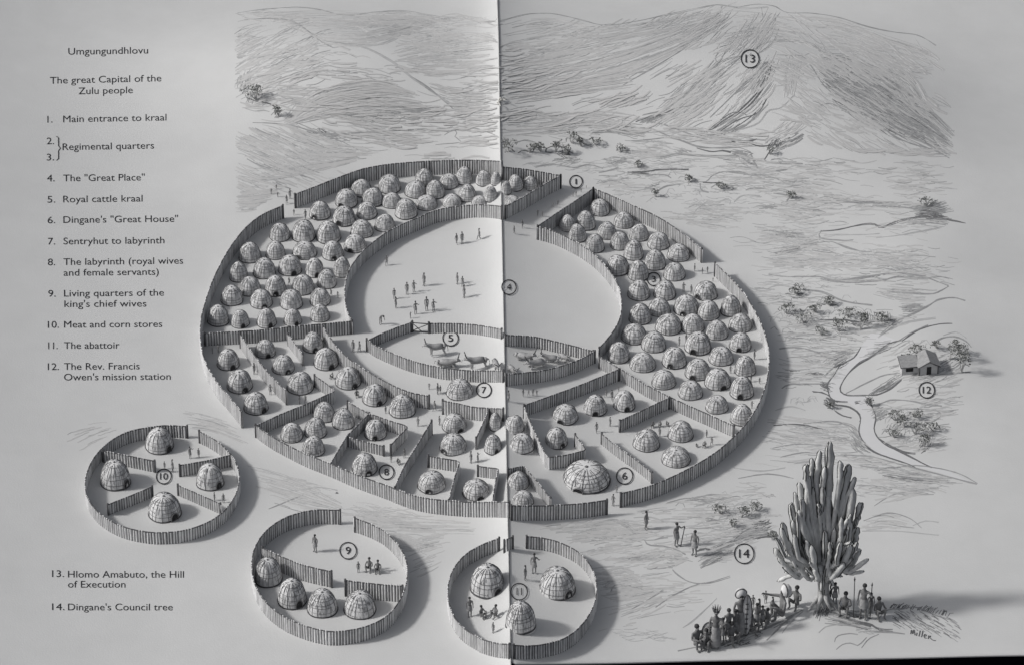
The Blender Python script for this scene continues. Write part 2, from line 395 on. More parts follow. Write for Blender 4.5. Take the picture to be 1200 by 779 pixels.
rows([[(702.5, 254, 21.5, 17.5)],
 [(665, 272.5, 17.5, 17.5), (686.5, 271, 20, 20), (731, 268.5, 21, 17)],
 [(676.5, 285, 18.5, 19), (711, 281.5, 20, 18), (749, 283.5, 20, 17.5)],
 [(697, 297, 20, 19), (726, 294, 20, 19), (771.5, 294, 22.5, 18.5)],
 [(742.5, 306, 20, 21), (767.5, 317.5, 22, 21), (795, 307.5, 23, 18.5)],
 [(723.5, 324, 24, 21), (748, 330, 21, 21), (790, 330, 22.5, 19)],
 [(748.5, 353, 23, 21), (779, 352.5, 23, 20), (827, 353, 24, 20, -10)],
 [(750, 381, 23, 21.5), (772.5, 371.5, 23, 19), (804, 371, 26, 21.5, -4), (830, 376.5, 22.5, 21), (856, 371.5, 21, 21.5)],
 [(743, 404, 26, 21), (783.5, 393, 27, 21.5), (811.5, 391.5, 24, 20), (840, 399, 23, 20), (867.5, 390, 24, 19)],
 [(725, 426, 22.5, 21.5), (766, 413.5, 25, 21.5), (818, 416.5, 27, 24, -6), (845, 429, 25, 20), (867.5, 413, 22.5, 20, -2)],
 [(753, 436.5, 27, 20), (790, 432.5, 25, 22.5, -5), (817.5, 446, 26, 22, -6), (873, 441.5, 22, 21)],
 [(777.5, 456.5, 25, 20), (841, 457.5, 27, 22, 6), (869, 468.5, 24, 24, -2)]],
 'right quarter', 'huts of the right regimental quarter')
rows([[(809, 469, 25, 20), (840, 485, 23, 19), (869, 499, 23, 22)]], 'the trio above the diagonal fence', 'huts of the right regimental quarter')
H_ = 'huts of the wives quarters'
for q in [
 (267.5, 434, 23, 21.5, 6, 'uppermost of three huts in the curved yard along the outer left fence'),
 (281, 461, 26, 24, 7, 'middle one of three huts in the curved yard along the outer left fence'),
 (300, 486, 25, 23, 10, 'lowest of three huts in the curved yard along the outer left fence'),
 (311, 420, 21, 19, 4, 'small hut just under the left cross fence between two spur fences'),
 (332, 439, 23, 20, 6, 'hut with doorway facing right, second down in the second left yard'),
 (352, 462.5, 27, 23, N, 'wide netted hut at the bottom of the second left yard'),
 (367, 414, 21, 21.5, 3, 'narrow hut under the left cross fence right of the short spur fence'),
 (382, 434, 25, 22.5, 7, 'hut hard against the curved labyrinth fence, uppermost of its line'),
 (408, 456.5, 26, 23, 8, 'hut against the curved labyrinth fence, second down its line'),
 (439, 476, 25, 22.5, 6, 'hut against the curved labyrinth fence, third down its line'),
 (471.5, 490, 27, 24, N, 'large netted hut at the lower end of the curved labyrinth fence'),
 (380, 495, 22, 21, N, 'rear left hut of the cluster of five in the lower left pen'),
 (402.5, 503.5, 22.5, 21.5, N, 'rightmost hut of the cluster of five in the lower left pen'),
 (342, 518.5, 23, 20, N, 'leftmost hut of the cluster of five in the lower left pen'),
 (370, 514, 23, 21.5, N, 'central hut of the cluster of five in the lower left pen'),
 (367.5, 535, 23, 21, N, 'front hut of the cluster of five, close to the outer fence'),
 (440, 516, 22.5, 21.5, 0, 'lone hut with front doorway in the small four-sided pen'),
 (427.5, 557.5, 28, 25, 5, 'hut just left of the circled number 8'),
 (539, 469, 27.5, 21.5, N, 'lone netted sentry hut between the cattle fence and labyrinth fence'),
 (532.5, 507.5, 25, 20, 7, 'upper hut of the pair left of the short dark wall'),
 (531, 533.5, 27.5, 22.5, -11, 'lower hut of the pair left of the short dark wall, doorway left'),
 (580.5, 505, 13, 19, N, 'narrow hut on the bright page edge, upper of two'),
 (578, 532.5, 18, 20.5, 4, 'hut on the bright page edge, lower of two'),
 (603, 508, 20, 19, N, 'upper hut just right of the fold inside the narrow yard'),
 (611.5, 531.5, 25, 21, N, 'lower hut just right of the fold inside the narrow yard'),
 (506, 578, 31, 24.5, -3, 'big hut behind the outer front fence, left of the fenced pair'),
 (558, 586, 30, 23, 5, 'big hut behind the outer front fence just left of the fold'),
 (607, 574, 22, 19, N, 'hut right of the fold in the triangular front pen, rear one'),
 (613, 594, 22, 17, N, 'hut right of the fold in the triangular front pen, front one'),
 (652, 526, 23, 22, 7, 'hut inside the hook-shaped fence behind the biggest hut'),
 (662.5, 497.5, 26, 21, -6, 'left hut of three in the right inner yard, doorway lower left'),
 (697.5, 487.5, 24, 21.5, 0, 'middle hut of three in the right inner yard'),
 (731.5, 482.5, 22.5, 21.5, 3, 'right hut of three in the right inner yard'),
 (757.5, 529, 27.5, 22.5, N, 'left hut of the trio in the lower right yard'),
 (797.5, 518, 28, 23, N, 'upper hut of the trio in the lower right yard'),
 (792, 547.5, 32, 22.5, N, 'broad ribbed front hut of the trio in the lower right yard')]:
    hut(*q[:5], q[5], H_)
hut(687, 577.5, 52, 35, -10, 'biggest hut of the settlement, broad dome with arched doorway, by the front gate', H_, name='great_hut', ds=.85)
S1, S2, S3 = 'huts of the left round stockade', 'huts of the middle round stockade', 'huts of the right round stockade'
hut(187, 532, 31, 29, 12, 'tall netted hut at the back of the left round stockade', S1)
hut(135.5, 574.5, 33, 34, 14, 'tall pointed hut in the left bay of the left round stockade', S1)
hut(246.5, 574.5, 30, 30, 11, 'netted hut in the right bay of the left round stockade', S1)
hut(193, 611.5, 36, 32, 13, 'netted hut in the front bay of the left round stockade', S1)
hut(314.5, 687.5, 30, 33, N, 'leftmost hut of the curved row of four in the middle stockade', S2)
hut(342.5, 713, 32, 33.5, 9, 'second hut from left of four in the middle stockade, doorway right', S2)
hut(378, 723, 33.5, 31, N, 'third hut from left of four in the middle round stockade', S2)
hut(422, 724.5, 35, 31, N, 'rightmost hut of the row of four in the middle stockade', S2)
hut(571.5, 700, 38, 37, 12, 'large pale hut left of the fold in the right round stockade', S3)
hut(653, 702, 40, 35.5, 13, 'large netted hut right of the circled number 11', S3)
hut(610, 742, 33, 36, N, 'front hut beside the fold in the right round stockade', S3)

# ------------------------------------------------------------------ palisade fences
def fence(label, pts, h0, h1=None, smooth=True, group='palisade fences of the settlement', lean=0.0):
    h1 = h1 or h0
    P = catmull(pts, 8) if smooth and len(pts) > 2 else resample(np.array(pts, float), 4)
    W = at(P); W = resample(W, .265); n = len(W)
    # follow the ground
    Z = hgt(W[:, 0], W[:, 1]); W[:, 2] = Z
    s = np.array([pxm(w) for w in W]); Hh = np.linspace(h0, h1, n) / (s * CT)
    e = empty('palisade_fence', W[0]); tag(e, label, 'fence', group)
    W = W - W[0]
    st = MB(); bk = MB(); rng = random.Random(len(label) + int(pts[0][0]))
    top, bot = [], []
    for i in range(n):
        t = W[min(i + 1, n - 1)] - W[max(i - 1, 0)]; t = t[:2] / (np.linalg.norm(t[:2]) + 1e-9); nn = np.array([-t[1], t[0]])
        wob = .25 * math.sin(i * .23 + pts[0][0])
        hh = Hh[i] * (1 + rng.uniform(-.06, .045) + .02 * wob); a = .118 * rng.uniform(.84, 1.06); b = .075
        c = W[i] + np.r_[nn * rng.uniform(-.02, .02), 0]; lx = t * rng.uniform(-.035, .035)
        q = [c[:2] + t * a, c[:2] + nn * b, c[:2] - t * a, c[:2] - nn * b]
        vs = [(x, y, c[2] - .08) for x, y in q] + [(x + lx[0], y + lx[1], c[2] + hh - .05) for x, y in q] + [(c[0] + lx[0], c[1] + lx[1], c[2] + hh + .05)]
        st.add(vs, [(0, 1, 5, 4), (1, 2, 6, 5), (2, 3, 7, 6), (3, 0, 4, 7), (4, 5, 8), (5, 6, 8), (6, 7, 8), (7, 4, 8)], 0)
        top.append((c[0], c[1], c[2] + Hh[i] - .06)); bot.append((c[0], c[1], c[2] + .03))
    for k in range(n - 1):
        for sgn in (1,):
            p, q = W[k], W[k + 1]; t = (q - p)[:2]; t = t / (np.linalg.norm(t) + 1e-9); nn = np.array([-t[1], t[0]]) * .03
            vs = []
            for w, hq in ((p, Hh[k]), (q, Hh[k + 1])):
                for off in (nn, -nn):
                    for z in (-.05, hq - .12): vs.append((w[0] + off[0], w[1] + off[1], w[2] + z))
            bk.add(vs, [(0, 1, 5, 4), (2, 6, 7, 3), (1, 3, 7, 5)], 0)
    st.build('stakes', M['stake'], e); bk.build('stake_backing', M['gap'], e)
    m = MB(); m.tube(top, .06, 5, 0); m.build('top_binding', M['rim'], e)
    m = MB(); m.tube(bot, .045, 4, 0); m.build('foot_binding', M['rim'], e)
    for k, nm in ((0, 'end_post'), (n - 1, 'end_post')):
        m = MB(); w = W[k]; m.tube([(w[0], w[1], w[2] - .1), (w[0], w[1], w[2] + Hh[k] + .1)], .10, 6); m.build(nm, M['rim'], e)
    return e
F = fence
F('outer back fence arching from the upper left gate to the main entrance', [(346, 244), (367, 236), (390, 227), (417, 217), (433, 212.5), (463, 208), (507, 205), (545, 204), (580, 205), (588, 206)], 16)
F('outer fence right of the fold ending at the main entrance corner', [(589, 211), (612, 213), (636, 217), (657, 221)], 15, smooth=False)
F('straight fence flanking the left side of the main entrance passage', [(657, 221), (640, 230), (615, 245), (592, 257)], 15)
F('inner ring fence on the left of the open great ring', [(588, 257), (558, 255), (517, 260), (493, 269), (463, 282), (445, 293), (425, 310), (412, 327), (405.5, 345), (404.5, 362), (407, 378), (413, 391)], 15)
F('outer fence down the far left side of the settlement', [(332, 256), (308, 267), (289, 282), (273, 302), (260, 324), (249, 348), (241, 372), (236, 395), (236, 418), (242, 442), (255, 465), (270, 483), (284, 501)], 15, 19)
F('cross fence closing the bottom of the left quarter', [(240, 405), (275, 403), (308, 401), (345, 397), (380, 394), (412, 391)], 15)
F('long curved outer fence along the front left of the settlement', [(300, 512), (315, 523), (332, 533), (360, 547), (387, 558), (417, 571), (452, 584), (490, 598), (540, 604.5), (582, 605.5), (597, 606)], 15, 19)
F('outer front fence from the fold to the front gate', [(599, 609), (638, 609), (680, 606.5), (711, 602.5)], 18, 18)
F('short straight fence on the right flank of the main entrance passage', [(695, 237), (675, 251), (655, 264), (630, 281)], 16)
F('inner ring fence on the right of the open great ring', [(630, 281), (653, 288), (685, 305), (706, 323), (722, 345), (728, 366), (726, 388), (716, 406), (702, 422)], 15.5, 15)
F('outer fence from the main entrance down to the right side gap', [(695, 237), (713, 244), (740, 256), (770, 270), (795, 286), (822, 308)], 16)
F('outer fence sweeping round the far right side to the front gate', [(837.5, 324), (857, 343), (873, 362), (885, 382), (894, 402), (900, 424), (900, 448), (895, 472), (885, 495), (871, 515), (851, 535), (830, 551), (800, 568), (764, 584), (727, 594)], 16, 17)
F('cattle enclosure fence at its upper left, left of the gate', [(430, 411), (448, 402), (465, 395), (482.5, 389)], 12, 11.5)
F('cattle enclosure far fence from the gate to the fold', [(503, 390), (542, 390.5), (566, 393), (588, 397)], 11.5)
F('cattle enclosure far fence right of the fold', [(592, 405), (625, 407), (653, 413), (675, 418.5), (695, 424)], 13)
F('cattle enclosure near fence curving from the left corner to the fold', [(430, 411), (442, 419), (467, 430), (487, 437), (513, 443), (547, 447), (570, 447.5), (590, 447.5)], 14)
F('cattle enclosure near fence right of the fold', [(593, 452), (637, 447), (670, 438), (686, 431), (697, 425)], 14, 14)
F('diagonal fence bounding the right quarter from the inner ring', [(702, 431), (727, 445.5), (753, 462), (784, 478), (823, 495.5), (860, 512)], 14, smooth=False)
F('fence along the near side of the cattle lane right of the fold', [(725, 446), (700, 456), (678, 465), (645, 477), (614, 488)], 14)
F('labyrinth fence between the inner gate and the fold', [(519, 485), (540, 489), (557, 492), (590, 493)], 17, 15)
F('hook-shaped fence behind the biggest hut', [(614, 490), (626, 519), (641, 550), (665, 546.5), (687, 541), (674, 523)], 15, smooth=False)
F('short spur fence in the right inner yard meeting the diagonal fence', [(726, 506), (750, 495), (769, 486), (784, 479)], 14)
F('diagonal fence right of the biggest hut reaching the outer fence', [(705, 520), (722, 534), (747, 552), (764, 566)], 13)
F('long spur fence running down from the left cross fence', [(282, 408), (300, 434), (318, 456), (336, 474)], 17)
F('short spur fence under the left cross fence', [(338, 405), (347, 417), (355, 428)], 14)
F('curved labyrinth fence from the left cross fence to the inner gate', [(379, 400), (389, 414), (402, 430), (425, 447), (455, 464), (480, 474.5), (503, 479)], 17, 16)
F('angled fence topping the lower left pen of five huts', [(369, 453), (382, 462), (394, 471), (358, 487), (330, 498), (300, 512)], 14, smooth=False)
F('zigzag fence of the small four-sided pen', [(387, 557), (397, 540), (407, 523), (420, 510), (433, 497), (456, 505), (479, 512), (468, 523), (458, 534)], 13.5, smooth=False)
F('near side fence of the small four-sided pen', [(407, 523), (428, 528.5), (450, 534)], 12)
F('short fence joining the back of the small four-sided pen', [(407.5, 483), (420, 490), (433, 497)], 13.5)
F('diagonal fence dividing the front yards right of the circled number 8', [(506, 509), (490, 535), (473, 562), (463, 584)], 17, 14)
F('angled fence around the big hut behind the outer front fence', [(502, 547), (520, 550), (539, 553), (533, 572), (526, 599)], 14, smooth=False)
F('angled fence left of the fold reaching the outer front fence', [(560, 558), (584, 561), (580, 580), (577, 601)], 13, smooth=False)
F('angled fence right of the fold enclosing the triangular front pen', [(595, 562), (614, 558), (629, 576), (645, 596)], 13.5, smooth=False)
F('short dark fence running forward from the labyrinth fence', [(573, 493), (566, 509), (558, 526)], 14)
g = 'fences of the left round stockade'
F('ring fence of the left round stockade', [(220, 513), (200, 512), (183, 513), (155, 518), (135, 527), (118, 541), (106, 559), (101, 578), (104, 597), (118, 615), (140, 628), (165, 635), (190, 637), (218, 634), (244, 625), (264, 611), (277, 592), (281, 572), (276, 553), (264, 538), (250, 527), (234, 518.5)], 14.5, 14.5, group=g)
F('partition fence in the upper left of the left round stockade', [(121, 541), (152, 547), (182, 553)], 14, group=g)
F('partition fence in the upper right of the left round stockade', [(211, 558), (240, 553), (271, 546)], 14, group=g)
F('partition fence in the lower right of the left round stockade', [(209, 580), (232, 590), (259, 602)], 13, group=g)
F('partition fence in the lower left of the left round stockade', [(179, 582), (155, 592), (127, 603)], 13, group=g)
g = 'fences of the middle round stockade'
F('ring fence of the middle round stockade', [(399, 614), (372, 613.5), (347, 618), (325, 628), (308, 643), (298, 662), (296, 684), (302, 706), (318, 727), (345, 744), (384, 755), (420, 752), (450, 740), (469, 719), (477, 695), (476, 672), (466, 653), (450, 638), (433, 629), (416, 623)], 17.5, 17.5, group=g)
F('left partition fence of the middle round stockade', [(308, 660), (325, 668), (356, 680), (389, 688)], 20, group=g)
F('right partition fence of the middle round stockade', [(405, 698), (437, 702), (472, 705)], 20, group=g)
g = 'fences of the right round stockade'
F('ring fence of the right round stockade, left of the fold', [(585, 645), (565, 653), (545, 665), (531, 683), (525, 705), (528, 728), (540, 748), (562, 763), (580, 769), (597, 771)], 16, 18, group=g)
F('ring fence of the right round stockade, right of the fold', [(602, 771), (628, 771), (660, 763), (683, 745), (696, 722), (699, 700), (693, 679), (678, 661), (655, 649), (636, 644), (617, 642)], 17, 15, group=g)
F('stub of ring fence between fold and gap of the right stockade', [(591, 647), (601, 642.5)], 15, group=g, smooth=False)
# hurdle gate of the cattle enclosure
a, b = at1(483.5, 389), at1(502.5, 390.5); s = pxm(a); hh = 11 / (s * CT)
e = tag(empty('hurdle_gate', a), 'wooden hurdle gate with crossed braces in the cattle enclosure fence', 'gate')
d = b - a; m = MB()
for f in (.0, 1.0): m.tube([d * f + Vector((0, 0, -.05)), d * f + Vector((0, 0, hh + .25))], .09, 6)
m.build('gate_post', M['rim'], e)
m = MB()
for z in (.12, .98): m.tube([Vector((0, 0, hh * z)), d + Vector((0, 0, hh * z))], .055, 5)
m.build('rail', M['rim'], e)
m = MB(); m.tube([Vector((0, .02, hh * .15)), d + Vector((0, .02, hh * .95))], .045, 5); m.tube([Vector((0, -.05, hh * .95)), d * .6 + Vector((0, -.05, hh * .12))], .045, 5)
m.build('brace', M['rim'], e)
# ------------------------------------------------------------------ people and cattle
def skin_mesh(name, verts, edges, mats, sub=1, root=0):
    me = bpy.data.meshes.new(name); me.from_pydata([v[:3] for v in verts], edges, [])
    o = bpy.data.objects.new(name, me); COL.objects.link(o)
    md = o.modifiers.new('s', 'SKIN'); md.use_smooth_shade = True; md.branch_smoothing = .6
    sv = me.skin_vertices[0].data
    for i, v in enumerate(verts):
        r = v[3] if len(v) > 3 else .05
        sv[i].radius = (r, r) if not isinstance(r, tuple) else r; sv[i].use_root = (i == root)
    if sub:
        m2 = o.modifiers.new('b', 'SUBSURF'); m2.levels = sub; m2.render_levels = sub
    dg = bpy.context.evaluated_depsgraph_get(); dg.update()
    out = bpy.data.meshes.new_from_object(o.evaluated_get(dg)); out.name = name
    bpy.data.objects.remove(o); out.materials.clear()
    for m in mats: out.materials.append(m)
    return out
def body(pose, fingers=False, point=False):
    J = {}
    J['pel'] = (0, 0, .93, .125); J['sp'] = (0, 0, 1.13, .115); J['ch'] = (0, 0, 1.34, .145); J['nk'] = (0, -.01, 1.48, .058)
    J['hd'] = (0, -.03, 1.58, .088); J['hd2'] = (0, -.02, 1.68, .082); J['nose'] = (0, -.13, 1.60, .02)
    for s, k in ((-1, 'l'), (1, 'r')):
        J['hip' + k] = (s * .10, 0, .86, .09); J['kn' + k] = (s * .11, -.02, .49, .062); J['an' + k] = (s * .11, .03, .08, .042); J['to' + k] = (s * .13, -.15, .035, .036)
        J['sh' + k] = (s * .19, 0, 1.40, .058); J['el' + k] = (s * .25, .03, 1.12, .043); J['wr' + k] = (s * .25, -.06, .87, .032); J['pa' + k] = (s * .25, -.10, .79, .034)
    if pose == 'arm':
        J['elr'] = (.36, -.04, 1.18, .043); J['wrr'] = (.42, -.22, 1.36, .032); J['par'] = (.43, -.26, 1.44, .034)
    if pose == 'walk':
        J['knl'] = (-.11, -.18, .50, .062); J['anl'] = (-.11, -.26, .10, .042); J['tol'] = (-.12, -.44, .05, .036)
        J['anr'] = (.11, .26, .12, .042); J['tor'] = (.12, .12, .03, .036); J['wrl'] = (-.27, .14, .93, .032); J['pal'] = (-.27, .17, .86, .034)
    if pose == 'point':
        J['ell'] = (-.46, -.06, 1.34, .043); J['wrl'] = (-.70, -.10, 1.40, .032); J['pal'] = (-.78, -.11, 1.43, .034)
    if pose == 'bend':
        for k, (y, z) in {'sp': (-.10, 1.08), 'ch': (-.30, 1.16), 'nk': (-.44, 1.20), 'hd': (-.55, 1.20), 'hd2': (-.64, 1.23), 'nose': (-.6, 1.09)}.items():
            J[k] = (0, y, z, J[k][3])
        for s, k in ((-1, 'l'), (1, 'r')):
            J['sh' + k] = (s * .19, -.34, 1.16, .058); J['el' + k] = (s * .22, -.42, .88, .043); J['wr' + k] = (s * .2, -.52, .66, .032); J['pa' + k] = (s * .2, -.55, .58, .034)
    if pose in ('sit', 'speak'):
        dz = -.74
        for k in list(J):
            x, y, z, r = J[k]; J[k] = (x, y, z + dz, r)
        for s, k in ((-1, 'l'), (1, 'r')):
            J['hip' + k] = (s * .11, -.05, .14, .095); J['kn' + k] = (s * .19, -.34, .50, .066); J['an' + k] = (s * .15, -.30, .07, .045); J['to' + k] = (s * .16, -.46, .035, .036)
            J['el' + k] = (s * .27, -.10, .42, .043); J['wr' + k] = (s * .21, -.34, .56, .032); J['pa' + k] = (s * .17, -.40, .55, .034)
    if point:
        J['ell'] = (-.30, -.26, .66, .043); J['wrl'] = (-.32, -.46, .73, .028); J['pal'] = (-.32, -.54, .76, .03)
    E = [('pel', 'sp'), ('sp', 'ch'), ('ch', 'nk'), ('nk', 'hd'), ('hd', 'hd2'), ('hd', 'nose')]
    for k in 'lr': E += [('pel', 'hip' + k), ('hip' + k, 'kn' + k), ('kn' + k, 'an' + k), ('an' + k, 'to' + k), ('ch', 'sh' + k), ('sh' + k, 'el' + k), ('el' + k, 'wr' + k), ('wr' + k, 'pa' + k)]
    if fingers:
        for k in 'lr':
            pa = Vector(J['pa' + k][:3]); wr = Vector(J['wr' + k][:3]); d = (pa - wr).normalized(); sdv = d.cross(Vector((1, 0, 0))).normalized()
            if sdv.length < .1: sdv = Vector((0, 1, 0))
            for i, (o, L) in enumerate(((-.030, .075), (-.010, .09), (.010, .085), (.028, .065))):
                n1, n2 = f'f{k}{i}a', f'f{k}{i}b'; b = pa + sdv * o + d * L * .6; t = pa + sdv * o * 1.2 + d * L + Vector((-.02 if k == 'r' else .02, 0, 0))
                J[n1] = (*b, .009); J[n2] = (*t, .008); E += [('pa' + k, n1), (n1, n2)]
            b = pa - d * .03 + sdv * -.05; J['t' + k] = (*b, .010); J['t2' + k] = (*(b + d * .05 - sdv * .015), .009); E += [('pa' + k, 't' + k), ('t' + k, 't2' + k)]
    ks = list(J); return [J[k] for k in ks], [(ks.index(a), ks.index(b)) for a, b in E]
BODY = {p: skin_mesh('body', *body(p), [M['skin']]) for p in ('stand', 'arm', 'walk', 'bend', 'sit', 'point')}
BODYF = {p: skin_mesh('body', *body(p, True), [M['skin']]) for p in ('stand', 'arm', 'sit')}; BODYF['speak'] = skin_mesh('body', *body('sit', True, True), [M['skin']])
def kilt_mesh(L):
    m = MB(); n = 14; vs = []
    for z, r in ((1.02, .15), (.93, .17), (.93 - L * .6, .20), (.93 - L, .22)):
        vs += [(r * (1 + (.06 if (j % 2 and z < .9) else 0)) * math.cos(2 * math.pi * j / n), r * .82 * math.sin(2 * math.pi * j / n), z) for j in range(n)]
    m.add(vs, [(i * n + j, i * n + (j + 1) % n, (i + 1) * n + (j + 1) % n, (i + 1) * n + j) for i in range(3) for j in range(n)], 0, True); return m.mesh('kilt', [M['hide']])
KILT = kilt_mesh(.34); CLOAK = kilt_mesh(.80)
def hair_mesh():
    m = MB(); m.ball((0, 0.01, 1.66), (.105, .115, .095), 0, 9, 6); return m.mesh('hair', [M['hair']])
HAIR = hair_mesh()
def plume_mesh():
    m = MB()
    for i in range(9):
        a = 2 * math.pi * i / 9; m.tube([(.09 * math.cos(a), .09 * math.sin(a), 1.70), (.15 * math.cos(a), .15 * math.sin(a), 1.86), (.19 * math.cos(a), .19 * math.sin(a), 1.92)], [.035, .03, .012], 5)
    m.tube([(.11 * math.cos(a), .115 * math.sin(a), 1.69) for a in [2 * math.pi * i / 14 for i in range(15)]], .03, 5); return m.mesh('headdress', [M['hide']])
def hoop_mesh():     # large round fur hood
    m = MB(); m.ball((0, .09, 1.70), (.21, .17, .20), 0, 14, 9)
    for i in range(40):
        w = 2 * math.pi * i / 40; m.tube([(.19 * math.cos(w), .06, 1.70 + .18 * math.sin(w)), (.235 * math.cos(w + .1), .05, 1.70 + .225 * math.sin(w + .1))], [.018, .006], 4, 1)
    m.tube([(.205 * math.cos(w), .05, 1.70 + .195 * math.sin(w)) for w in [2 * math.pi * i / 24 for i in range(25)]], .022, 5, 1); return m.mesh('headdress', [M['shield'], M['rim']])
PLUME, HOOP = plume_mesh(), hoop_mesh()
PH = {'stand': 1.74, 'arm': 1.74, 'walk': 1.74, 'bend': 1.35, 'sit': 1.0, 'speak': 1.0, 'point': 1.74}
def person(u, v, h, pose, label, group, rz=None, wear='kilt', head=None, fine=False):
    p = at1(u, v); s = pxm(p); k = h / (s * CT) / PH[pose]
    rz = random.uniform(-1.2, 1.2) if rz is None else rz
    wx = .86 if h < 20 else .92           # slight breadth for the tiniest figures
    me = (BODYF if fine else BODY)[pose]
    sc = (k * wx, k * wx, k)
    if h < 9:
        o = link('person', me); o.location = p; o.rotation_euler = (0, 0, rz); o.scale = sc
        tag(o, label, 'person', group); return o
    e = empty('person', p, rz, sc); tag(e, label, 'person', group)
    link('body', me, e)
    hm = link('hair', HAIR, e)
    if pose in ('sit', 'speak'): hm.location = (0, 0, -.74)
    if pose == 'bend': hm.location = (0, -.6, -.43)
    if pose not in ('sit', 'bend', 'speak') and wear: link('kilt', CLOAK if wear == 'cloak' else KILT, e)
    if head is not None:
        q = link('headdress', head, e)
        if pose in ('sit', 'speak'): q.location = (0, 0, -.74)
    return e
PN = {'stand': 'standing', 'arm': 'raising an arm', 'walk': 'walking', 'bend': 'bending forward', 'sit': 'sitting', 'point': 'pointing'}
def crowd(place, L, size='tiny'):
    L = sorted(L, key=lambda q: q[0])
    for i, q in enumerate(L):
        u, v, h = q[:3]; pose = q[3] if len(q) > 3 else ('stand', 'arm', 'stand', 'walk')[int(u * 7 + v) % 4]
        o = '' if len(L) == 1 else f', {ORD[i + 1]} from left' if len(L) > 2 else (', left of two' if i == 0 else ', right of two')
        person(u, v, h, pose, f'{size} person {PN[pose]} {place}{o}', 'people ' + place)
crowd('in the upper left part of the open great ring', [(453, 311, 11, 'walk')])
crowd('in the middle of the open great ring', [(462, 350, 12), (464, 361, 13), (477, 345, 14), (485, 342, 13), (497, 335, 15), (487, 368, 15), (500, 364, 16), (508, 365, 14)], 'small')
crowd('near the lower left edge of the great ring', [(446, 380, 13, 'bend')], 'small')
crowd('in the ring near the fold', [(536, 333, 13), (542, 336, 12), (544, 349, 15)], 'small')
crowd('at the top of the open great ring', [(535, 286, 12), (541.5, 286, 14), (561.5, 281, 13)], 'small')
crowd('behind the cattle enclosure gate', [(481, 373, 8, 'arm')])
crowd('where the entrance passage opens into the ring', [(602.5, 274, 9), (612, 267, 9)])
crowd('halfway along the main entrance passage', [(630, 253, 8), (635.5, 254, 7), (648, 243, 6), (653.5, 240, 6)])
crowd('at the outer end of the main entrance', [(671.5, 231, 6), (675, 229.5, 6), (681, 225.5, 5), (687, 221, 4)])
crowd('outside the upper left gate', [(318, 227.5, 7), (324, 222, 6), (325.5, 231, 6), (336, 239, 10), (340, 233, 11)])
crowd('just inside the upper left gate', [(344.5, 252, 7), (358, 257, 11)])
crowd('at the right outer gap', [(801, 342, 11), (810, 344, 10), (814, 318, 9), (823, 321, 8), (829, 320, 8), (835.5, 330, 5)])
crowd('among huts beside the left inner ring fence', [(339, 334, 9), (388, 347, 9), (396, 349, 8)])
crowd('between huts of the right quarter', [(796, 405, 11), (804, 400, 9)])
crowd('along the right outer fence among huts', [(856, 437, 9), (880, 447, 9), (884, 421, 12), (890, 449, 8), (881, 478, 9)])
crowd('under the left cross fence', [(249, 414, 8), (256, 413, 10)])
crowd('against the long left spur fence', [(298, 438, 13), (317, 462, 12)], 'small')
crowd('at the bottom of the second left yard', [(351, 473, 10), (358, 472, 10)])
crowd('in front of the huts along the curved labyrinth fence', [(390, 443, 8, 'sit'), (418, 464, 9, 'sit'), (452, 484, 9)])
crowd('in the lane left of the cattle enclosure', [(414, 412, 14), (421.5, 412.5, 13)], 'small')
crowd('in the lane beside the lone sentry hut', [(503, 456, 8), (513, 461.5, 13), (516, 460, 9)])
crowd('in the inner gate below the sentry hut', [(509.5, 481, 12)])
crowd('below the inner gate', [(490, 499, 11), (515, 497.5, 11)])
crowd('in the cattle lane just right of the fold', [(596, 470, 13), (613, 464, 9), (619.5, 463, 7), (624.5, 463, 8), (629, 463, 7)])
crowd('above the right inner yard huts', [(710, 465, 9), (717, 468.5, 12), (725, 458, 6)])
crowd('below the three huts in the right inner yard', [(699, 506, 12), (715, 499, 11)])
crowd('at the top of the lower right yard', [(765, 499.5, 8, 'sit'), (774, 499, 7, 'sit'), (781, 498.5, 7, 'sit'), (773, 511, 11)])
crowd('right of the lower right trio', [(816, 523, 5, 'sit'), (828, 512, 9), (826, 523, 8, 'sit'), (834, 521, 10)])
crowd('right of the small four-sided pen', [(458.5, 541, 8), (466, 543, 8, 'sit'), (474, 536, 11)])
crowd('above the fenced big huts', [(552, 542, 14), (560, 541.5, 12, 'arm')], 'small')
crowd('in the front gate beside the biggest hut', [(718.5, 592, 14), (722.5, 576.5, 9)])
crowd('near the gap of the left round stockade', [(223, 536.5, 14), (233, 535.5, 11)], 'small')
crowd('next to the circled number 10', [(193, 549, 9), (202.5, 552.5, 15)])
crowd('by the right bay hut of the left round stockade', [(251.5, 586, 10), (262, 588.5, 11)])
crowd('in the upper part of the middle round stockade', [(369.5, 646, 21, 'stand')], 'slim')
crowd('right of the circled number 9', [(420, 670, 13, 'stand'), (433, 667, 15, 'sit'), (443, 669, 14, 'sit')], 'small')
crowd('above the circled number 11', [(615.5, 679, 18, 'stand'), (626, 671, 24, 'arm')], 'slim')
crowd('in the lower left of the right round stockade', [(550.5, 722, 24, 'stand'), (564, 723, 15, 'sit'), (581, 722, 15, 'sit'), (578, 741, 13, 'stand')], 'small')
crowd('on the path below the front gate', [(757, 619.5, 22, 'stand'), (792.6, 639, 28, 'arm'), (813.7, 650, 30, 'stand')], 'slim')
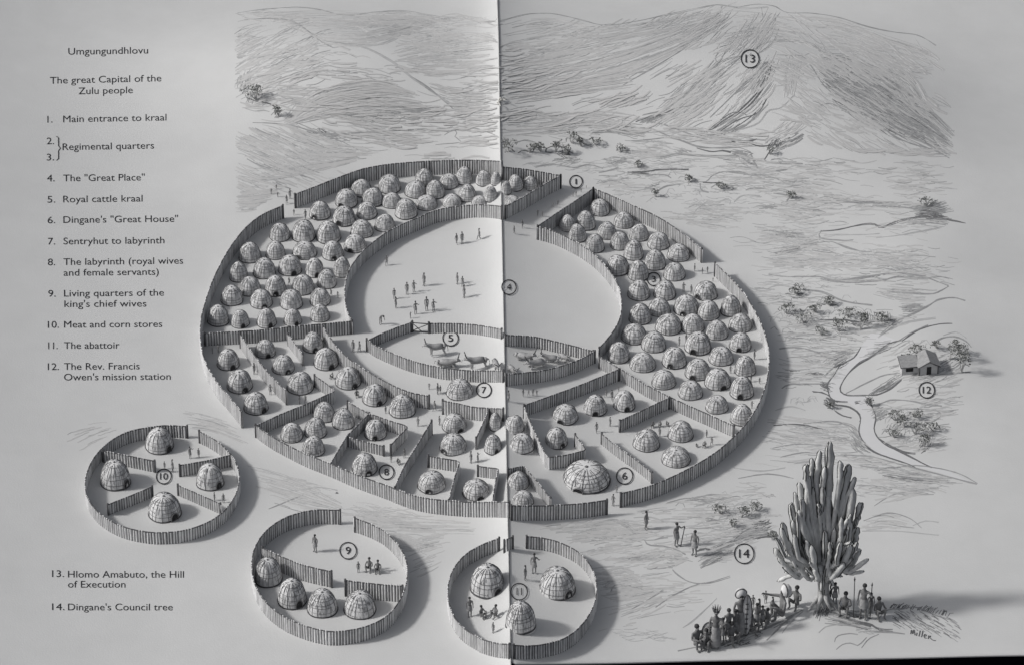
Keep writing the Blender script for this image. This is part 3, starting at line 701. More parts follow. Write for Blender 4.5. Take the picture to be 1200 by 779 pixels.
# assembly under the tree
g = 'council under the candelabra tree'
person(816, 756, 26, 'sit', 'crouching figure at the far left end of the council', g, .5, fine=True)
person(838, 758, 45, 'arm', 'plumed figure with round pale shield, left in the council', g, -.2, head=PLUME, fine=True, wear='cloak')
person(853, 749, 38, 'stand', 'dark standing figure between the two shield bearers of the council', g, .3, fine=True)
person(861, 746, 34, 'stand', 'shorter figure half hidden left of the tall shield', g, -.4, fine=True)
person(867, 743, 50, 'stand', 'tallest council figure in a round hood behind the tall shield', g, .2, head=HOOP, fine=True, wear='cloak')
person(886, 735, 30, 'stand', 'small dark figure standing right of the tall shield', g, -.3, fine=True)
person(893, 733, 25, 'walk', 'smallest standing council figure, facing the seated speaker', g, .4)
person(882, 712, 16, 'stand', 'distant tiny figure behind the council, left of the speaker', g, .0)
person(897, 706, 15, 'stand', 'distant tiny figure behind the council beside the speaker arm', g, .0)
for u, v, h, p_, lab in [(846, 752, 30, 'stand', 'slight figure just right of the plumed shield bearer'), (857, 751, 24, 'sit', 'squatting figure in front of the three standing council members'), (880, 740, 22, 'sit', 'squatting figure at the foot of the tall shield on its right'),
 (899, 731, 20, 'sit', 'small listener sitting at the feet of the speaker'), (889, 722, 22, 'stand', 'standing listener behind the small council figures'), (905, 716, 18, 'stand', 'tiny listener under the outstretched arm of the speaker'), (874, 722, 18, 'stand', 'tiny figure behind the tall shield in the council'), (827, 757, 22, 'sit', 'squatting figure behind the round shield')]:
    person(u, v, h, p_, lab, g)
person(917, 722, 33, 'speak', 'large dark seated speaker with a round pale hood pointing left', g, -1.25, head=HOOP, fine=True)
person(933, 709, 24, 'sit', 'small seated figure against the left of the tree trunk', g, -.6)
g = 'onlookers right of the candelabra tree'
person(978, 707, 26, 'stand', 'standing figure right against the tree trunk', g, .2)
person(990, 716, 24, 'sit', 'seated dark figure right of the tree trunk', g, -.3, fine=True)
person(1011, 724, 42, 'arm', 'tall standing figure between two upright spears', g, -.35, fine=True)
person(1020, 717, 24, 'stand', 'short figure behind the right upright spear', g, .2)
person(1029, 721, 23, 'sit', 'seated figure at the right end by the grassy mound', g, .4, fine=True)
def shield(u, v, w, h, label, rz=0.0, roundish=False):
    p = at1(u, v); s = pxm(p); W_, H_ = w / s, h / (s * CT)
    e = empty('hide_shield', p, rz); tag(e, label, 'shield', 'shields held at the council')
    n = 26; m = MB(); prof = [(W_ / 2 * math.cos(a), H_ / 2 + H_ / 2 * math.sin(a) * (1 if roundish else 1)) for a in [2 * math.pi * i / n for i in range(n)]]
    vs = [(x * k, y0 - .10 * (1 - k) * W_, H_ / 2 + (z - H_ / 2) * k) for y0, k in ((0, 1), (0, .6), (0, .2)) for x, z in prof] + [(0, -.09 * W_, H_ / 2)]
    fs = [(i * n + j, i * n + (j + 1) % n, (i + 1) * n + (j + 1) % n, (i + 1) * n + j) for i in range(2) for j in range(n)] + [(2 * n + j, 2 * n + (j + 1) % n, 3 * n) for j in range(n)]
    vs += [(x, .05, z) for x, z in prof]; fs += [tuple(3 * n + 1 + j for j in range(n))] + [(j, 3 * n + 1 + j, 3 * n + 1 + (j + 1) % n, (j + 1) % n) for j in range(n)]
    m.add(vs, fs, 0, False); m.build('face', M['shield'], e)
    m = MB(); m.tube([(x, -.01, z) for x, z in prof + prof[:1]], .05, 5); m.build('rim', M['rim'], e)
    m = MB()
    for dx in (-.06, .06):
        for i in range(6):
            z = H_ * (.16 + .12 * i); m.box((dx * W_ * 1.4, -.11 * W_, z + .1), (.05 * W_ + .05, .03, .12))
    m.tube([(0, -.11 * W_, -.05), (0, -.12 * W_, H_ * .5), (0, -.06, H_ * 1.02)], .035, 5)
    m.build('lacing', M['rim'], e); return e
shield(831, 753, 18, 26, 'round pale shield with dark spots held by the plumed figure', -.1, True)
shield(874, 744, 12.5, 50, 'tall narrow oval shield standing on the ground before the hooded figure')
def spear(u, v, h, lean, label):
    p = at1(u, v); L = h / (pxm(p) * CT); e = empty('spear', p); tag(e, label, 'spear', 'spears and staffs held by people')
    t = Vector((lean * L, 0, L)); m = MB(); m.tube([(0, 0, -.05), tuple(t * .9)], .045, 5); m.build('shaft', M['rim'], e)
    m = MB(); m.tube([tuple(t * .87), tuple(t * .93), tuple(t)], [.03, .085, .01], 4, flat_=.4); m.build('blade', M['rim'], e)
spear(1000, 723, 50, -.02, 'upright spear left of the tall standing onlooker'); spear(1019.5, 724, 44, 0, 'upright staff right of the tall standing onlooker')
spear(797.5, 640, 25, .14, 'slanted spear held by the middle figure on the path'); spear(820, 752, 32, .34, 'short stick pointing up left of the plumed figure')

def cow_mesh(lying):
    z0 = .0 if not lying else -.50
    V = [(0, .62, 1.12 + z0, .33), (0, .2, 1.06 + z0, .38), (0, -.3, 1.06 + z0, .38), (0, -.66, 1.16 + z0, .33), (0, -.95, 1.36 + z0, .19), (0, -1.16, 1.46 + z0, .15), (0, -1.42, 1.30 + z0, .085)]
    E = [(i, i + 1) for i in range(6)]
    def leg(par, x, y, zt, back):
        o = len(V)
        if lying: V.extend([(x, y, .45, .13), (x * 1.7, y - .32, .20, .075), (x * 1.6, y + .1, .08, .05), (x * 1.5, y + .22, .07, .05)])
        elif back: V.extend([(x, y, .98, .16), (x, y - .10, .66, .095), (x, y + .14, .38, .058), (x, y + .06, .06, .062)])
        else: V.extend([(x, y, .92, .13), (x, y, .55, .075), (x, y + .02, .30, .052), (x, y, .06, .06)])
        E.extend([(par, o), (o, o + 1), (o + 1, o + 2), (o + 2, o + 3)])
    leg(0, .17, .62, 1, True); leg(0, -.17, .58, 1, True); leg(3, .16, -.60, 1, False); leg(3, -.16, -.66, 1, False)
    o = len(V); V.extend([(0, .92, 1.12 + z0, .04), (.03, 1.0, .75 + z0 * .6, .025), (.03, 1.0, .45 + z0 * .3, .045)]); E.extend([(0, o), (o, o + 1), (o + 1, o + 2)])
    for s in (-1, 1):
        o = len(V); V.append((s * .27, -1.08, 1.47 + z0, .045)); E.append((5, o))
    me = skin_mesh('body', V, E, [M['cow']], 1, 1)
    h = MB()
    for s in (-1, 1): h.tube([(s * .09, -1.16, 1.58 + z0), (s * .30, -1.18, 1.70 + z0), (s * .38, -1.22, 1.84 + z0), (s * .33, -1.26, 1.96 + z0)], [.065, .055, .045, .02], 6)
    hm = h.mesh('horns', [M['horn']])
    k = MB()
    for s in (-1, 1): k.ball((s * .085, -1.30, 1.47 + z0), .025, 0, 5, 4)
    k.ball((0, -1.50, 1.27 + z0), (.07, .03, .045), 0, 6, 4)
    return me, hm, k.mesh('muzzle_and_eyes', [M['horn']])
COWS = cow_mesh(False), cow_mesh(True)
for u, v, L, face, ly, lab in [
 (513, 416.5, 27, -80, 0, 'standing horned cow facing left, below the circled number 5'), (522, 430, 29, 82, 1, 'lying cow facing right by the near fence, left part of the enclosure'),
 (561, 433, 29, -78, 0, 'large standing cow facing left, left of the fold'), (581, 434.5, 24, 12, 0, 'horned cow seen head-on at the page fold'),
 (613, 422, 27, 70, 1, 'lying cow just right of the fold, farther one'), (600, 436, 22, 25, 1, 'horned cow at the fold behind the near fence, right page'),
 (631, 430, 28, -65, 1, 'dark lying cow in the middle of the right herd'), (647, 424, 24, -95, 1, 'lying cow in the right herd near the far fence'),
 (660, 421, 20, 40, 1, 'rightmost horned cow in the narrow corner of the enclosure')]:
    p = at1(u, v); s = pxm(p); k = L * 1.12 / s / 2.5
    e = empty('cow', p, math.radians(face) if True else 0, (k, k, k)); tag(e, lab, 'cow', 'cattle in the royal enclosure')
    for nm, me in zip(('body', 'horns', 'muzzle_and_eyes'), COWS[ly]): link(nm, me, e)

# ------------------------------------------------------------------ candelabra tree
tb = at1(966, 707); ty = tb.y; ts = pxm(tb)
tree = tag(empty('candelabra_tree', tb), 'huge candelabra succulent tree with crowded upright finger branches', 'tree')
def TP(u, v, dy=0.0): return onplane(u, v, ty + dy) - tb
m = MB()
m.tube([TP(966, 716, 0) + Vector((0, 0, 0)), TP(966, 705), TP(965, 690), TP(965, 672), TP(966, 655)], [1.05, .62, .50, .56, .62], 12)
for dx, dy in ((-20, -.6), (-9, -1.0), (8, -1.1), (17, -.5), (-14, .6), (14, .8)):
    g_ = at1(966 + dx, 713 + (3 if dy < 0 else -6)) - tb; m.tube([TP(965 + dx * .15, 694, dy * .2), TP(965 + dx * .45, 703, dy * .6), g_ - Vector((0, 0, .05))], [.28, .2, .06], 7)
for _ in range(26):
    a = U(0, 6.28); r = .54; x0, y0 = r * math.cos(a), r * math.sin(a); z0 = U(.5, 2.6)
    m.tube([(x0, y0, z0), (x0 * 1.02 + U(-.06, .06), y0 * 1.02, z0 + U(.5, 1.3))], .035, 3, 1)
m.build('trunk', [M['bark'], M['ridge']], tree)
q = lambda x, y: (880 + x / 5.567, 500 + y / 5.567)
FING = [(515, 95, 505, 420, 62), (445, 155, 430, 370, 46), (398, 205, 395, 330, 36), (360, 245, 362, 340, 42), (478, 260, 470, 400, 36), (582, 220, 580, 330, 40), (640, 245, 600, 460, 60), (315, 360, 345, 600, 52), (378, 320, 365, 600, 52), (412, 390, 425, 580, 50), (665, 400, 640, 620, 54), (710, 490, 695, 610, 36), (510, 445, 510, 710, 46), (560, 490, 565, 640, 36), (625, 470, 615, 660, 42), (262, 495, 292, 700, 54), (415, 545, 430, 779, 46), (335, 600, 352, 720, 42), (205, 620, 245, 810, 42), (280, 700, 310, 850, 40), (590, 590, 588, 730, 36), (650, 615, 635, 740, 40), (698, 655, 680, 760, 32), (540, 660, 535, 830, 42), (480, 680, 485, 850, 46), (360, 740, 400, 890, 42)]
FING = [(*q(a, b), *q(c, d), w / 5.567) for a, b, c, d, w in FING]
z2 = lambda x, y: (880 + x / 3.385, 500 + y / 3.385)
FING += [(*z2(a, b), *z2(c, d), w / 3.385) for a, b, c, d, w in [(95, 480, 125, 540, 26), (130, 555, 190, 600, 24), (172, 425, 200, 510, 26), (240, 470, 255, 575, 28), (205, 460, 235, 560, 24), (295, 420, 290, 540, 28), (330, 400, 322, 520, 24), (355, 455, 340, 540, 24), (395, 470, 360, 550, 30), (430, 490, 385, 570, 26), (420, 455, 395, 520, 22), (465, 525, 390, 575, 24), (375, 380, 360, 470, 24), (415, 400, 400, 450, 20), (270, 300, 275, 420, 26), (305, 270, 310, 420, 28), (345, 300, 345, 400, 24), (220, 330, 240, 430, 26), (190, 400, 215, 460, 22), (440, 300, 420, 360, 22), (150, 500, 190, 560, 24), (345, 520, 330, 580, 26), (310, 520, 300, 590, 26), (120, 400, 150, 490, 26), (280, 500, 285, 600, 26), (215, 520, 250, 600, 30), (180, 540, 235, 608, 26), (255, 560, 265, 612, 26), (330, 560, 300, 612, 28), (370, 540, 320, 600, 28), (160, 470, 205, 570, 28), (230, 500, 250, 590, 28), (380, 500, 345, 580, 28), (140, 440, 180, 540, 28), (400, 520, 340, 590, 26), (300, 570, 285, 615, 26), (110, 520, 165, 585, 24), (440, 540, 380, 580, 22), (190, 330, 215, 430, 26), (165, 370, 190, 470, 26), (385, 330, 375, 420, 24), (240, 250, 255, 340, 26), (365, 270, 355, 360, 24), (285, 230, 285, 330, 26)]]
rng = random.Random(5)
for u0, v0, u1, v1, w in list(FING):
    if rng.random() < .62: o_ = rng.choice((-1, 1)) * rng.uniform(4, 8); FING.append((u0 + o_, v0 + rng.uniform(10, 30), u1 + o_ * .6, min(672, v1 + rng.uniform(0, 14)), w * rng.uniform(.55, .8)))
for i, (u0, v0, u1, v1, w) in enumerate(FING):
    half = 52 * min(1, max(.2, (v0 - 505) / 130)); dy = rng.uniform(-1, 1) * half * .55 / ts * (1 if i % 2 else .7)
    if v1 > 640: dy = -abs(dy) * .8
    dy *= .9
    tip, base = TP(u0, v0, dy), TP(u1, v1, dy * .85)
    kn = TP(966 + (u1 - 966) * .55, min(664, v1 + (668 - v1) * .55), dy * .5); root = TP(966 + (u1 - 966) * .10, 664, dy * .08)
    r = w / 2 / ts * .90
    ax = [base.lerp(tip, t) + Vector((rng.uniform(-.05, .05), rng.uniform(-.05, .05), 0)) for t in (0, .12, .3, .5, .7, .85, .94, 1.0)]
    rr = [r * k * rng.uniform(.88, 1.1) for k in (.9, .93, .97, 1, .98, .86, .62, .22)]
    path = [root, root.lerp(kn, .5), kn, kn.lerp(base, .6)] + ax
    rad = [.36, r * .8, r * .86, r * .9] + rr
    b_ = MB(); b_.tube(path, rad, 12, 0, star=.93)
    br = b_.build('branch', M['cactus'], tree)
    c_ = MB()
    for a in [0.0, math.pi, 1.0, 2.1] + ([4.2 + rng.uniform(-.3, .9)] if i % 3 == 0 else []):               # dark spiny ridges
        pts = []
        for p_, r_ in zip(ax, rr): pts.append(p_ + Vector((math.cos(a) * r_ * 1.0, math.sin(a) * r_ * 1.0, 0)))
        c_.tube([p_ + Vector((rng.uniform(-.03, .03), rng.uniform(-.03, .03), 0)) for p_ in pts], .046, 4, 0, False)
    c_.build('spine_ridges', M['ridge'], br)

# ------------------------------------------------------------------ mission house and shrubs
hp = at1(1088, 438.5); s = pxm(hp)
hs = tag(empty('mission_house', hp, math.radians(8)), 'small gabled mission house with a lower side wing on the rise', 'house')
w, wl, hw, hr, dp = 22 / s, 20 / s, 11.5 / (s * CT), 16.5 / (s * CT), 1.7
m = MB(); a = w / 2
m.add([(-a, 0, -.2), (a, 0, -.2), (a, 0, hw), (0, 0, hr), (-a, 0, hw), (-a, dp, -.2), (a, dp, -.2), (a, dp, hw), (0, dp, hr), (-a, dp, hw)], [(0, 1, 2, 3, 4), (9, 8, 7, 6, 5), (1, 6, 7, 2), (5, 0, 4, 9)])
m.build('wall', M['wall'], hs)
m = MB(); m.box((-a - wl / 2 - .005, .35 + .6, hw * .33), (wl, 1.2, hw * .86 + .2)); m.build('wing_wall', M['wall'], hs)
def roofslab(name, c):
    m = MB(); A, B, C_, D = [Vector(x) for x in c]; n = (B - A).cross(D - A).normalized() * .1
    m.add([A, B, C_, D, A + n, B + n, C_ + n, D + n], [(3, 2, 1, 0), (4, 5, 6, 7), (0, 1, 5, 4), (1, 2, 6, 5), (2, 3, 7, 6), (3, 0, 4, 7)])
    r_ = m.build(name, M['roof'], hs); k = MB()
    for x, y in ((A, B), (B, C_), (C_, D), (D, A)): k.tube([x + n, y + n], .055, 4)
    k.build('roof_edge', M['rim'], r_)
ov = .22; dr = (hr - hw) / a * ov
roofslab('roof', [(0, -ov, hr + .02), (-a - ov, -ov, hw - dr), (-a - ov, dp + ov, hw - dr), (0, dp + ov, hr + .02)][::1])
roofslab('roof', [(a + ov, -ov, hw - dr), (0, -ov, hr + .02), (0, dp + ov, hr + .02), (a + ov, dp + ov, hw - dr)])
roofslab('wing_roof', [(-a - .03, .1, hw * .86), (-a - .03, 1.7, hw * 1.12), (-a - wl - .15, 1.7, hw * 1.12), (-a - wl - .15, .1, hw * .86)][::-1])
m = MB(); m.box((.02, -.02, .42), (.42, .05, .95)); m.build('door', M['dark'], hs)
m = MB(); m.box((-a - wl * .55, .335, hw * .42), (.7, .05, .4)); m.build('window', M['dark'], hs)
for x in (-a, a): m = MB(); m.box((x, -.015, hw / 2 - .1), (.09, .06, hw + .1)); m.build('corner_post', M['rim'], hs)
def shrub(u, v, wpx, hpx, n, label, group, matl='leaf', core=True, name='shrub', seed=0):
    p = at1(u, v); s = pxm(p); rx, H = wpx / 2 / s, hpx / (s * CT); rng = random.Random(int(u * 3 + v) + seed)
    e = tag(empty(name, p), label, 'shrub', group); m = MB()
    lobes = [(rng.uniform(-.6, .6) * rx, rng.uniform(-.4, .4) * rx, rng.uniform(.45, .75) * H, rng.uniform(.35, .6)) for _ in range(4)]
    for _ in range(n):
        l = rng.choice(lobes); a, b = rng.uniform(0, 6.28), rng.uniform(-.5, 1.5); k = l[3] * (.75 + .35 * rng.random())
        c = Vector((l[0] + k * rx * math.cos(a) * math.cos(b), l[1] + k * rx * math.sin(a) * math.cos(b), max(.06, l[2] + k * H * .7 * math.sin(b))))
        d = Vector((rng.uniform(-1, 1), rng.uniform(-1, 1), rng.uniform(-.4, 1))).normalized(); t = d.orthogonal().normalized(); L = rng.uniform(.13, .30); w_ = rng.uniform(.03, .07)
        m.add([c - d * L / 2, c + t * w_, c + d * L / 2, c - t * w_], [(0, 1, 2, 3)], 0 if rng.random() < .6 else 1)
    m.build('foliage', [M[matl], M['leafpale']], e)
    m = MB()
    for l in lobes: m.tube([(0, 0, -.05), (l[0] * .5, l[1] * .5, l[2] * .5), (l[0], l[1], l[2])], [.06, .045, .02], 5)
    m.build('stem', M['bark'], e)
G = 'shrubs of the valley'
for u, v, w_, h_, n, lab in [
 (597, 178, 24, 12, 130, 'low rounded shrub beside the fold behind the back fence'), (620, 179, 20, 8, 90, 'small shrub second from the fold behind the back fence'), (634, 178, 18, 10, 110, 'rounded shrub third from the fold behind the back fence'),
 (651, 178, 20, 13, 130, 'rounded shrub fourth from the fold behind the back fence'), (664, 181, 12, 9, 110, 'dark tuft at the right end of the shrub row'), (670, 168, 22, 12, 110, 'farther pale shrub above the right end of the shrub row'),
 (681, 172, 11, 9, 100, 'dark curly shrub right of the farther pale shrub'), (698, 170, 16, 7, 80, 'flat shrub at the far right of the back row'),
 (300, 117, 30, 16, 190, 'dark clump of trees on the left hill foot'), (327, 137, 14, 12, 120, 'single round bush at the left hill foot'),
 (934, 345, 24, 9, 130, 'low dark shrub nearest the right outer fence'), (972, 358, 18, 10, 120, 'dark round shrub in the middle of the valley'), (942, 378, 24, 12, 100, 'pale rounded shrub left of the dark pair'),
 (983, 388, 18, 14, 150, 'dark ragged shrub below the hedge line'), (1009, 386, 20, 18, 190, 'darkest ragged shrub under the hedge line'), (1034, 377, 28, 10, 150, 'long low hedge tuft right of the ragged shrubs'),
 (1075, 414, 22, 10, 110, 'pale bush behind the wing of the mission house'), (1112, 420, 26, 22, 200, 'tall bush behind the right side of the house'), (1127, 436, 24, 22, 200, 'dark bush at the right of the mission house'),
 (1049, 492, 22, 12, 90, 'pale bush on the right bank of the stream'), (1072, 508, 30, 16, 120, 'broad pale bush right of the stream bend'), (1083, 523, 16, 14, 130, 'dark thorny bush low on the right stream bank'),
 (972, 478, 10, 9, 90, 'dark tuft on the left bank of the stream bend'), (1020, 475, 12, 10, 80, 'small bush on the right stream bank by the bend'), (926, 233, 14, 8, 90, 'small dark bush on the plain at the foot of the hill'),
 (1086, 242, 26, 8, 110, 'dark tussock on the distant right rise'), (902, 181, 12, 8, 60, 'pale bush where the far path ends'), (768, 231, 8, 8, 70, 'small dark bush right of the main entrance'),
 (905, 632, 16, 10, 90, 'tufted bush left of the candelabra tree'),
 (1060, 500, 22, 11, 110, 'middle bush of the thicket on the right stream bank'), (1048, 512, 18, 9, 90, 'lowest left bush of the thicket on the right stream bank'), (1094, 505, 22, 10, 90, 'rightmost bush of the thicket on the right stream bank'), (1072, 488, 24, 9, 90, 'uppermost bush of the thicket on the right stream bank'),
 (1099, 408, 20, 10, 100, 'bush right behind the roof of the mission house'), (1060, 424, 16, 8, 80, 'low bush left of the mission house wing'), (1124, 414, 22, 12, 120, 'farther bush above the dark bush right of the house'),
 (868, 606, 26, 11, 120, 'broad low bush above the circled number 14'), (846, 602, 22, 9, 100, 'low bush between the right fence and the path figures'), (886, 598, 20, 10, 100, 'low bush right of the broad low bush'), (857, 616, 18, 8, 80, 'nearest low bush right of the path figures'),
 (956, 366, 22, 10, 110, 'pale bush between the dark round shrub and the fence'), (923, 368, 22, 11, 110, 'pale bush touching the far right outer fence'), (995, 372, 24, 10, 110, 'pale bush above the hedge line'), (962, 392, 20, 8, 90, 'lowest pale bush left of the ragged shrubs'),
 (727, 178, 18, 7, 80, 'small bush on the plain under the steep hill'), (748, 196, 16, 6, 70, 'low tuft right of the main entrance on the plain'), (808, 214, 18, 7, 80, 'low tuft in the plain below the far path'), (845, 222, 16, 7, 80, 'small tuft on the plain right of the low tuft')]:
    shrub(u, v, w_, h_, n, lab, G, 'leaf')
# loose binding thread in the fold
tp = at1(583.5, 121); e = tag(empty('binding_thread', tp), 'frayed white binding thread poking out of the page fold', 'thread'); m = MB()
for pts in ([(-.1, 0, .0), (.2, -.1, .35), (.5, .2, .25), (.75, -.1, .5)], [(0, .2, 0), (.25, .3, .5), (.4, 0, .2)], [(0, -.3, 0), (.1, -.5, .3), (.3, -.9, .15)], [(.1, 0, .1), (.5, .4, .4), (.8, .6, .1)]): m.tube(catmull(pts, 4), .05, 5)
m.build('fibre', M['thread'], e)
# ------------------------------------------------------------------ pencil strokes and coloured shading for grass, gullies and banks on the ground
STROKES = {}
rs = random.Random(3)
def stroke(area, pts, tone=1, w=1.1, taper=True, smooth=True):
    STROKES.setdefault(area, []).append((np.array(pts, float), tone, w, taper, smooth))
def line(area, pts, tone=1, w=1.1, rep=1, jit=.8):
    w *= 1.3; rep += 1 if area in ('plain', 'bank') else 0
    for k in range(rep):
        P = [(x + rs.uniform(-jit, jit) * (k > 0), y + rs.uniform(-jit, jit) * (k > 0)) for x, y in pts]
        stroke(area, P, tone, w)
def flow(area, A, B, n, tone=0, w=1.0, lo=.15, hi=.5, jit=1.2, bias=1.0):
    A = catmull(A, 6); B = catmull(B, 6)
    if area == 'hill': n = int(n * 1.6)
    for _ in range(int(n * 1.5)):
        t = rs.random() ** bias; L = rs.uniform(lo * .7, hi * 1.15); s0 = rs.uniform(-.04, 1 - L * .9); s = np.clip(np.linspace(s0, s0 + L, 6), 0, 1)
        P = sample(A, s) * (1 - t) + sample(B, s) * t + np.array([[rs.uniform(-jit, jit) * 3, rs.uniform(-jit, jit) * 1.6]]) + np.stack([np.zeros(6), [rs.uniform(-.5, .5) for _ in range(6)]], 1)
        tn = tone if rs.random() < .8 else max(0, min(2, tone + rs.choice((-1, 1))))
        if tn == 0 and rs.random() < .6: tn = 3
        stroke(area, P, tn, w * rs.uniform(.7, 1.25) * (rs.uniform(1.4, 2.8) if tn == 3 else 1.15))
def scrib(area, u, v, rx, ry, n, tone=1, w=.9, ang=0.0, L=8, curl=.3):
    for _ in range(int(n * 1.35)):
        a, r = rs.uniform(0, 6.28), math.sqrt(rs.random()); x, y = u + rx * r * math.cos(a), v + ry * r * math.sin(a)
        l = L * rs.uniform(.5, 1.3); th = ang + rs.uniform(-.25, .25); c = rs.uniform(-curl, curl) * l
        dx, dy = math.cos(th) * l / 2, math.sin(th) * l / 2
        stroke(area, [(x - dx, y - dy), (x - dy * .1, y + c * .5), (x + dx, y + dy)], tone, w * rs.uniform(.7, 1.2))
def loops(area, u, v, r, n, tone=1, w=.9):
    for _ in range(n):
        x, y, q = u + rs.uniform(-r, r), v + rs.uniform(-r * .6, r * .6), rs.uniform(.25, .55) * r
        a0 = rs.uniform(2.6, 3.6); stroke(area, [(x + q * math.cos(a0 + i * .55), y + q * .8 * math.sin(a0 + i * .55)) for i in range(7)], tone, w)
c1 = lambda *P: [(260 + x / 3.247, y / 3.247) for x, y in P]
c2 = lambda *P: [(580 + x / 3.247, y / 3.247) for x, y in P]
c3 = lambda *P: [(860 + x / 3.247, y / 3.247) for x, y in P]
c6 = lambda *P: [(270 + x / 3.75, y / 3.75) for x, y in P]
c4 = lambda *P: [(900 + x / 4.584, 230 + y / 4.584) for x, y in P]
c5 = lambda *P: [(900 + x / 4.584, 380 + y / 4.584) for x, y in P]
c7 = lambda *P: [(690 + x / 4.584, 580 + y / 4.584) for x, y in P]
cV = lambda *P: [(740 + x / 5.99, 130 + y / 5.99) for x, y in P]
cU = lambda *P: [(560 + x / 5.99, 130 + y / 5.99) for x, y in P]
A = 'hill'
# left hills
line(A, c6((30, 60), (140, 42), (300, 35), (400, 45), (500, 65), (640, 52), (760, 48), (860, 62), (940, 78), (1110, 78)), 1, 1.2, 2)
line(A, c6((60, 88), (160, 85), (262, 92), (330, 130), (390, 180), (450, 212)), 1, 1.4, 2)
line(A, c6((450, 212), (560, 200), (660, 195), (760, 155), (860, 110), (960, 82)), 0, 1.2, 2)
line(A, c6((420, 195), (560, 205), (700, 265), (800, 345), (880, 400), (960, 455), (1060, 520)), 0, 1.5, 3, 1.5)
line(A, c6((780, 330), (850, 378), (920, 425), (980, 480)), 1, 1.5, 2, 1.5)
flow(A, c6((60, 60), (400, 45), (640, 60), (920, 75)), c6((330, 130), (430, 190), (640, 195), (900, 90)), 60, 0, 1.0, .12, .4)
flow(A, c6((600, 60), (760, 55), (930, 80)), c6((600, 190), (760, 160), (920, 90)), 40, 0, 1.1, .25, .6)
for k in range(190):
    x, y = -60 + rs.random() ** 1.5 * 420, rs.uniform(140, 400); l = rs.uniform(40, 130); stroke(A, c6((x, y), (x + l * .5, y - l * .32), (x + l, y - l * .45)), rs.choice((3, 3, 3, 0, 0, 1)), rs.uniform(.8, 2.0))
flow(A, c6((40, 330), (30, 380), (30, 410)), c6((110, 300), (90, 370), (60, 410)), 16, 1, .9, .2, .6)
flow(A, c6((240, 530), (340, 420), (460, 370), (640, 350), (800, 400)), c6((260, 545), (400, 520), (560, 490), (700, 480), (900, 480)), 90, 0, 1.0, .12, .4)
flow(A, c6((380, 490), (520, 490), (640, 480), (760, 470), (930, 500)), c6((420, 510), (560, 530), (640, 520), (740, 500), (920, 480)), 46, 1, .9, .1, .35)
scrib(A, 430, 138, 22, 6, 26, 1, 1.0, .05, 14)
flow(A, c6((700, 240), (860, 200), (1150, 160)), c6((800, 330), (950, 330), (1150, 330)), 46, 0, .9, .12, .45)
flow(A, c6((860, 360), (980, 390), (1150, 400)), c6((980, 480), (1060, 500), (1150, 490)), 26, 0, .9, .15, .5)
flow(A, c6((160, 380), (300, 380), (420, 370)), c6((180, 440), (300, 480), (360, 520)), 22, 0, .9, .2, .6)
line(A, c6((70, 430), (110, 445), (150, 450), (190, 465), (200, 500)), 2, 1.3, 2)
scrib(A, 297, 115, 12, 5, 20, 1, 1.0, -1.2, 9); scrib(A, 326, 132, 6, 5, 14, 1, .9, -.7, 7)
line(A, c6((100, 540), (180, 542), (280, 555), (360, 580), (450, 592), (600, 582), (760, 575), (880, 572), (960, 580)), 1, 1.3, 2)
line(A, c6((250, 525), (330, 555), (400, 590), (480, 620), (560, 660)), 1, 1.0)
line(A, c6((940, 595), (970, 575), (1000, 580), (985, 600), (1015, 625), (960, 632), (900, 638)), 1, 1.0); line(A, c6((960, 580), (1060, 562), (1130, 580), (1165, 595)), 1, 1.2)
scrib(A, 395, 160, 20, 5, 22, 1, .9, .1, 12); scrib(A, 374, 155, 12, 4, 10, 2, .9, .3, 9)
for k in range(300):
    x, y = -70 + rs.random() ** 1.3 * 420, rs.uniform(560, 810); l = rs.uniform(40, 110)
    if y > 640 + x * .9: continue
    stroke(A, c6((x, y), (x + l * .5, y + l * .25), (x + l, y + l * .42)), rs.choice((3, 3, 0, 0, 1)), rs.uniform(.8, 2.0))
flow(A, c6((300, 660), (450, 640), (700, 660)), c6((60, 800), (260, 780), (520, 710)), 46, 0, .9, .12, .4)
flow(A, [(277, 225), (300, 224), (330, 220)], [(277, 248), (290, 248), (300, 246)], 30, 0, .9, .3, .8)
# right hills
line(A, c2((20, 82), (120, 55), (200, 52), (270, 62), (340, 82), (420, 96), (520, 85), (640, 60), (760, 35), (850, 18), (950, 28), (1039, 22)), 1, 1.3, 2)
flow(A, c2((30, 95), (200, 62), (400, 100), (640, 70), (860, 30)), c2((20, 230), (250, 200), (500, 150), (720, 110), (900, 50)), 40, 0, .9, .1, .35)
flow(A, c2((60, 390), (260, 350), (480, 300), (700, 200), (900, 70)), c2((20, 240), (260, 200), (480, 160), (700, 100), (860, 50)), 80, 0, 1.0, .08, .32)
flow(A, c2((80, 390), (300, 360), (520, 340)), c2((120, 330), (330, 300), (560, 240)), 34, 0, 1.0, .15, .5)
for P in [((480, 330), (640, 235), (800, 135), (900, 65)), ((620, 452), (700, 395), (800, 312), (900, 240), (1000, 180)), ((650, 430), (760, 335), (860, 240), (935, 215)), ((560, 440), (660, 410), (760, 330)), ((590, 450), (680, 420), (780, 390), (880, 330))]: line(A, c2(*P), 1, 1.1, 2, 1.2)
line(A, c2((600, 450), (650, 430), (690, 410), (740, 360)), 2, 1.2, 2)
flow(A, c2((600, 455), (720, 350), (860, 220)), c2((680, 470), (800, 400), (920, 300)), 36, 0, 1.0, .12, .4)
flow(A, c2((530, 470), (600, 440), (660, 400)), c2((640, 460), (680, 440), (720, 400)), 20, 1, .9, .2, .5)
line(A, c2((770, 512), (830, 490), (860, 465), (930, 420), (1000, 350), (1030, 290), (1035, 240)), 2, 1.3, 2)
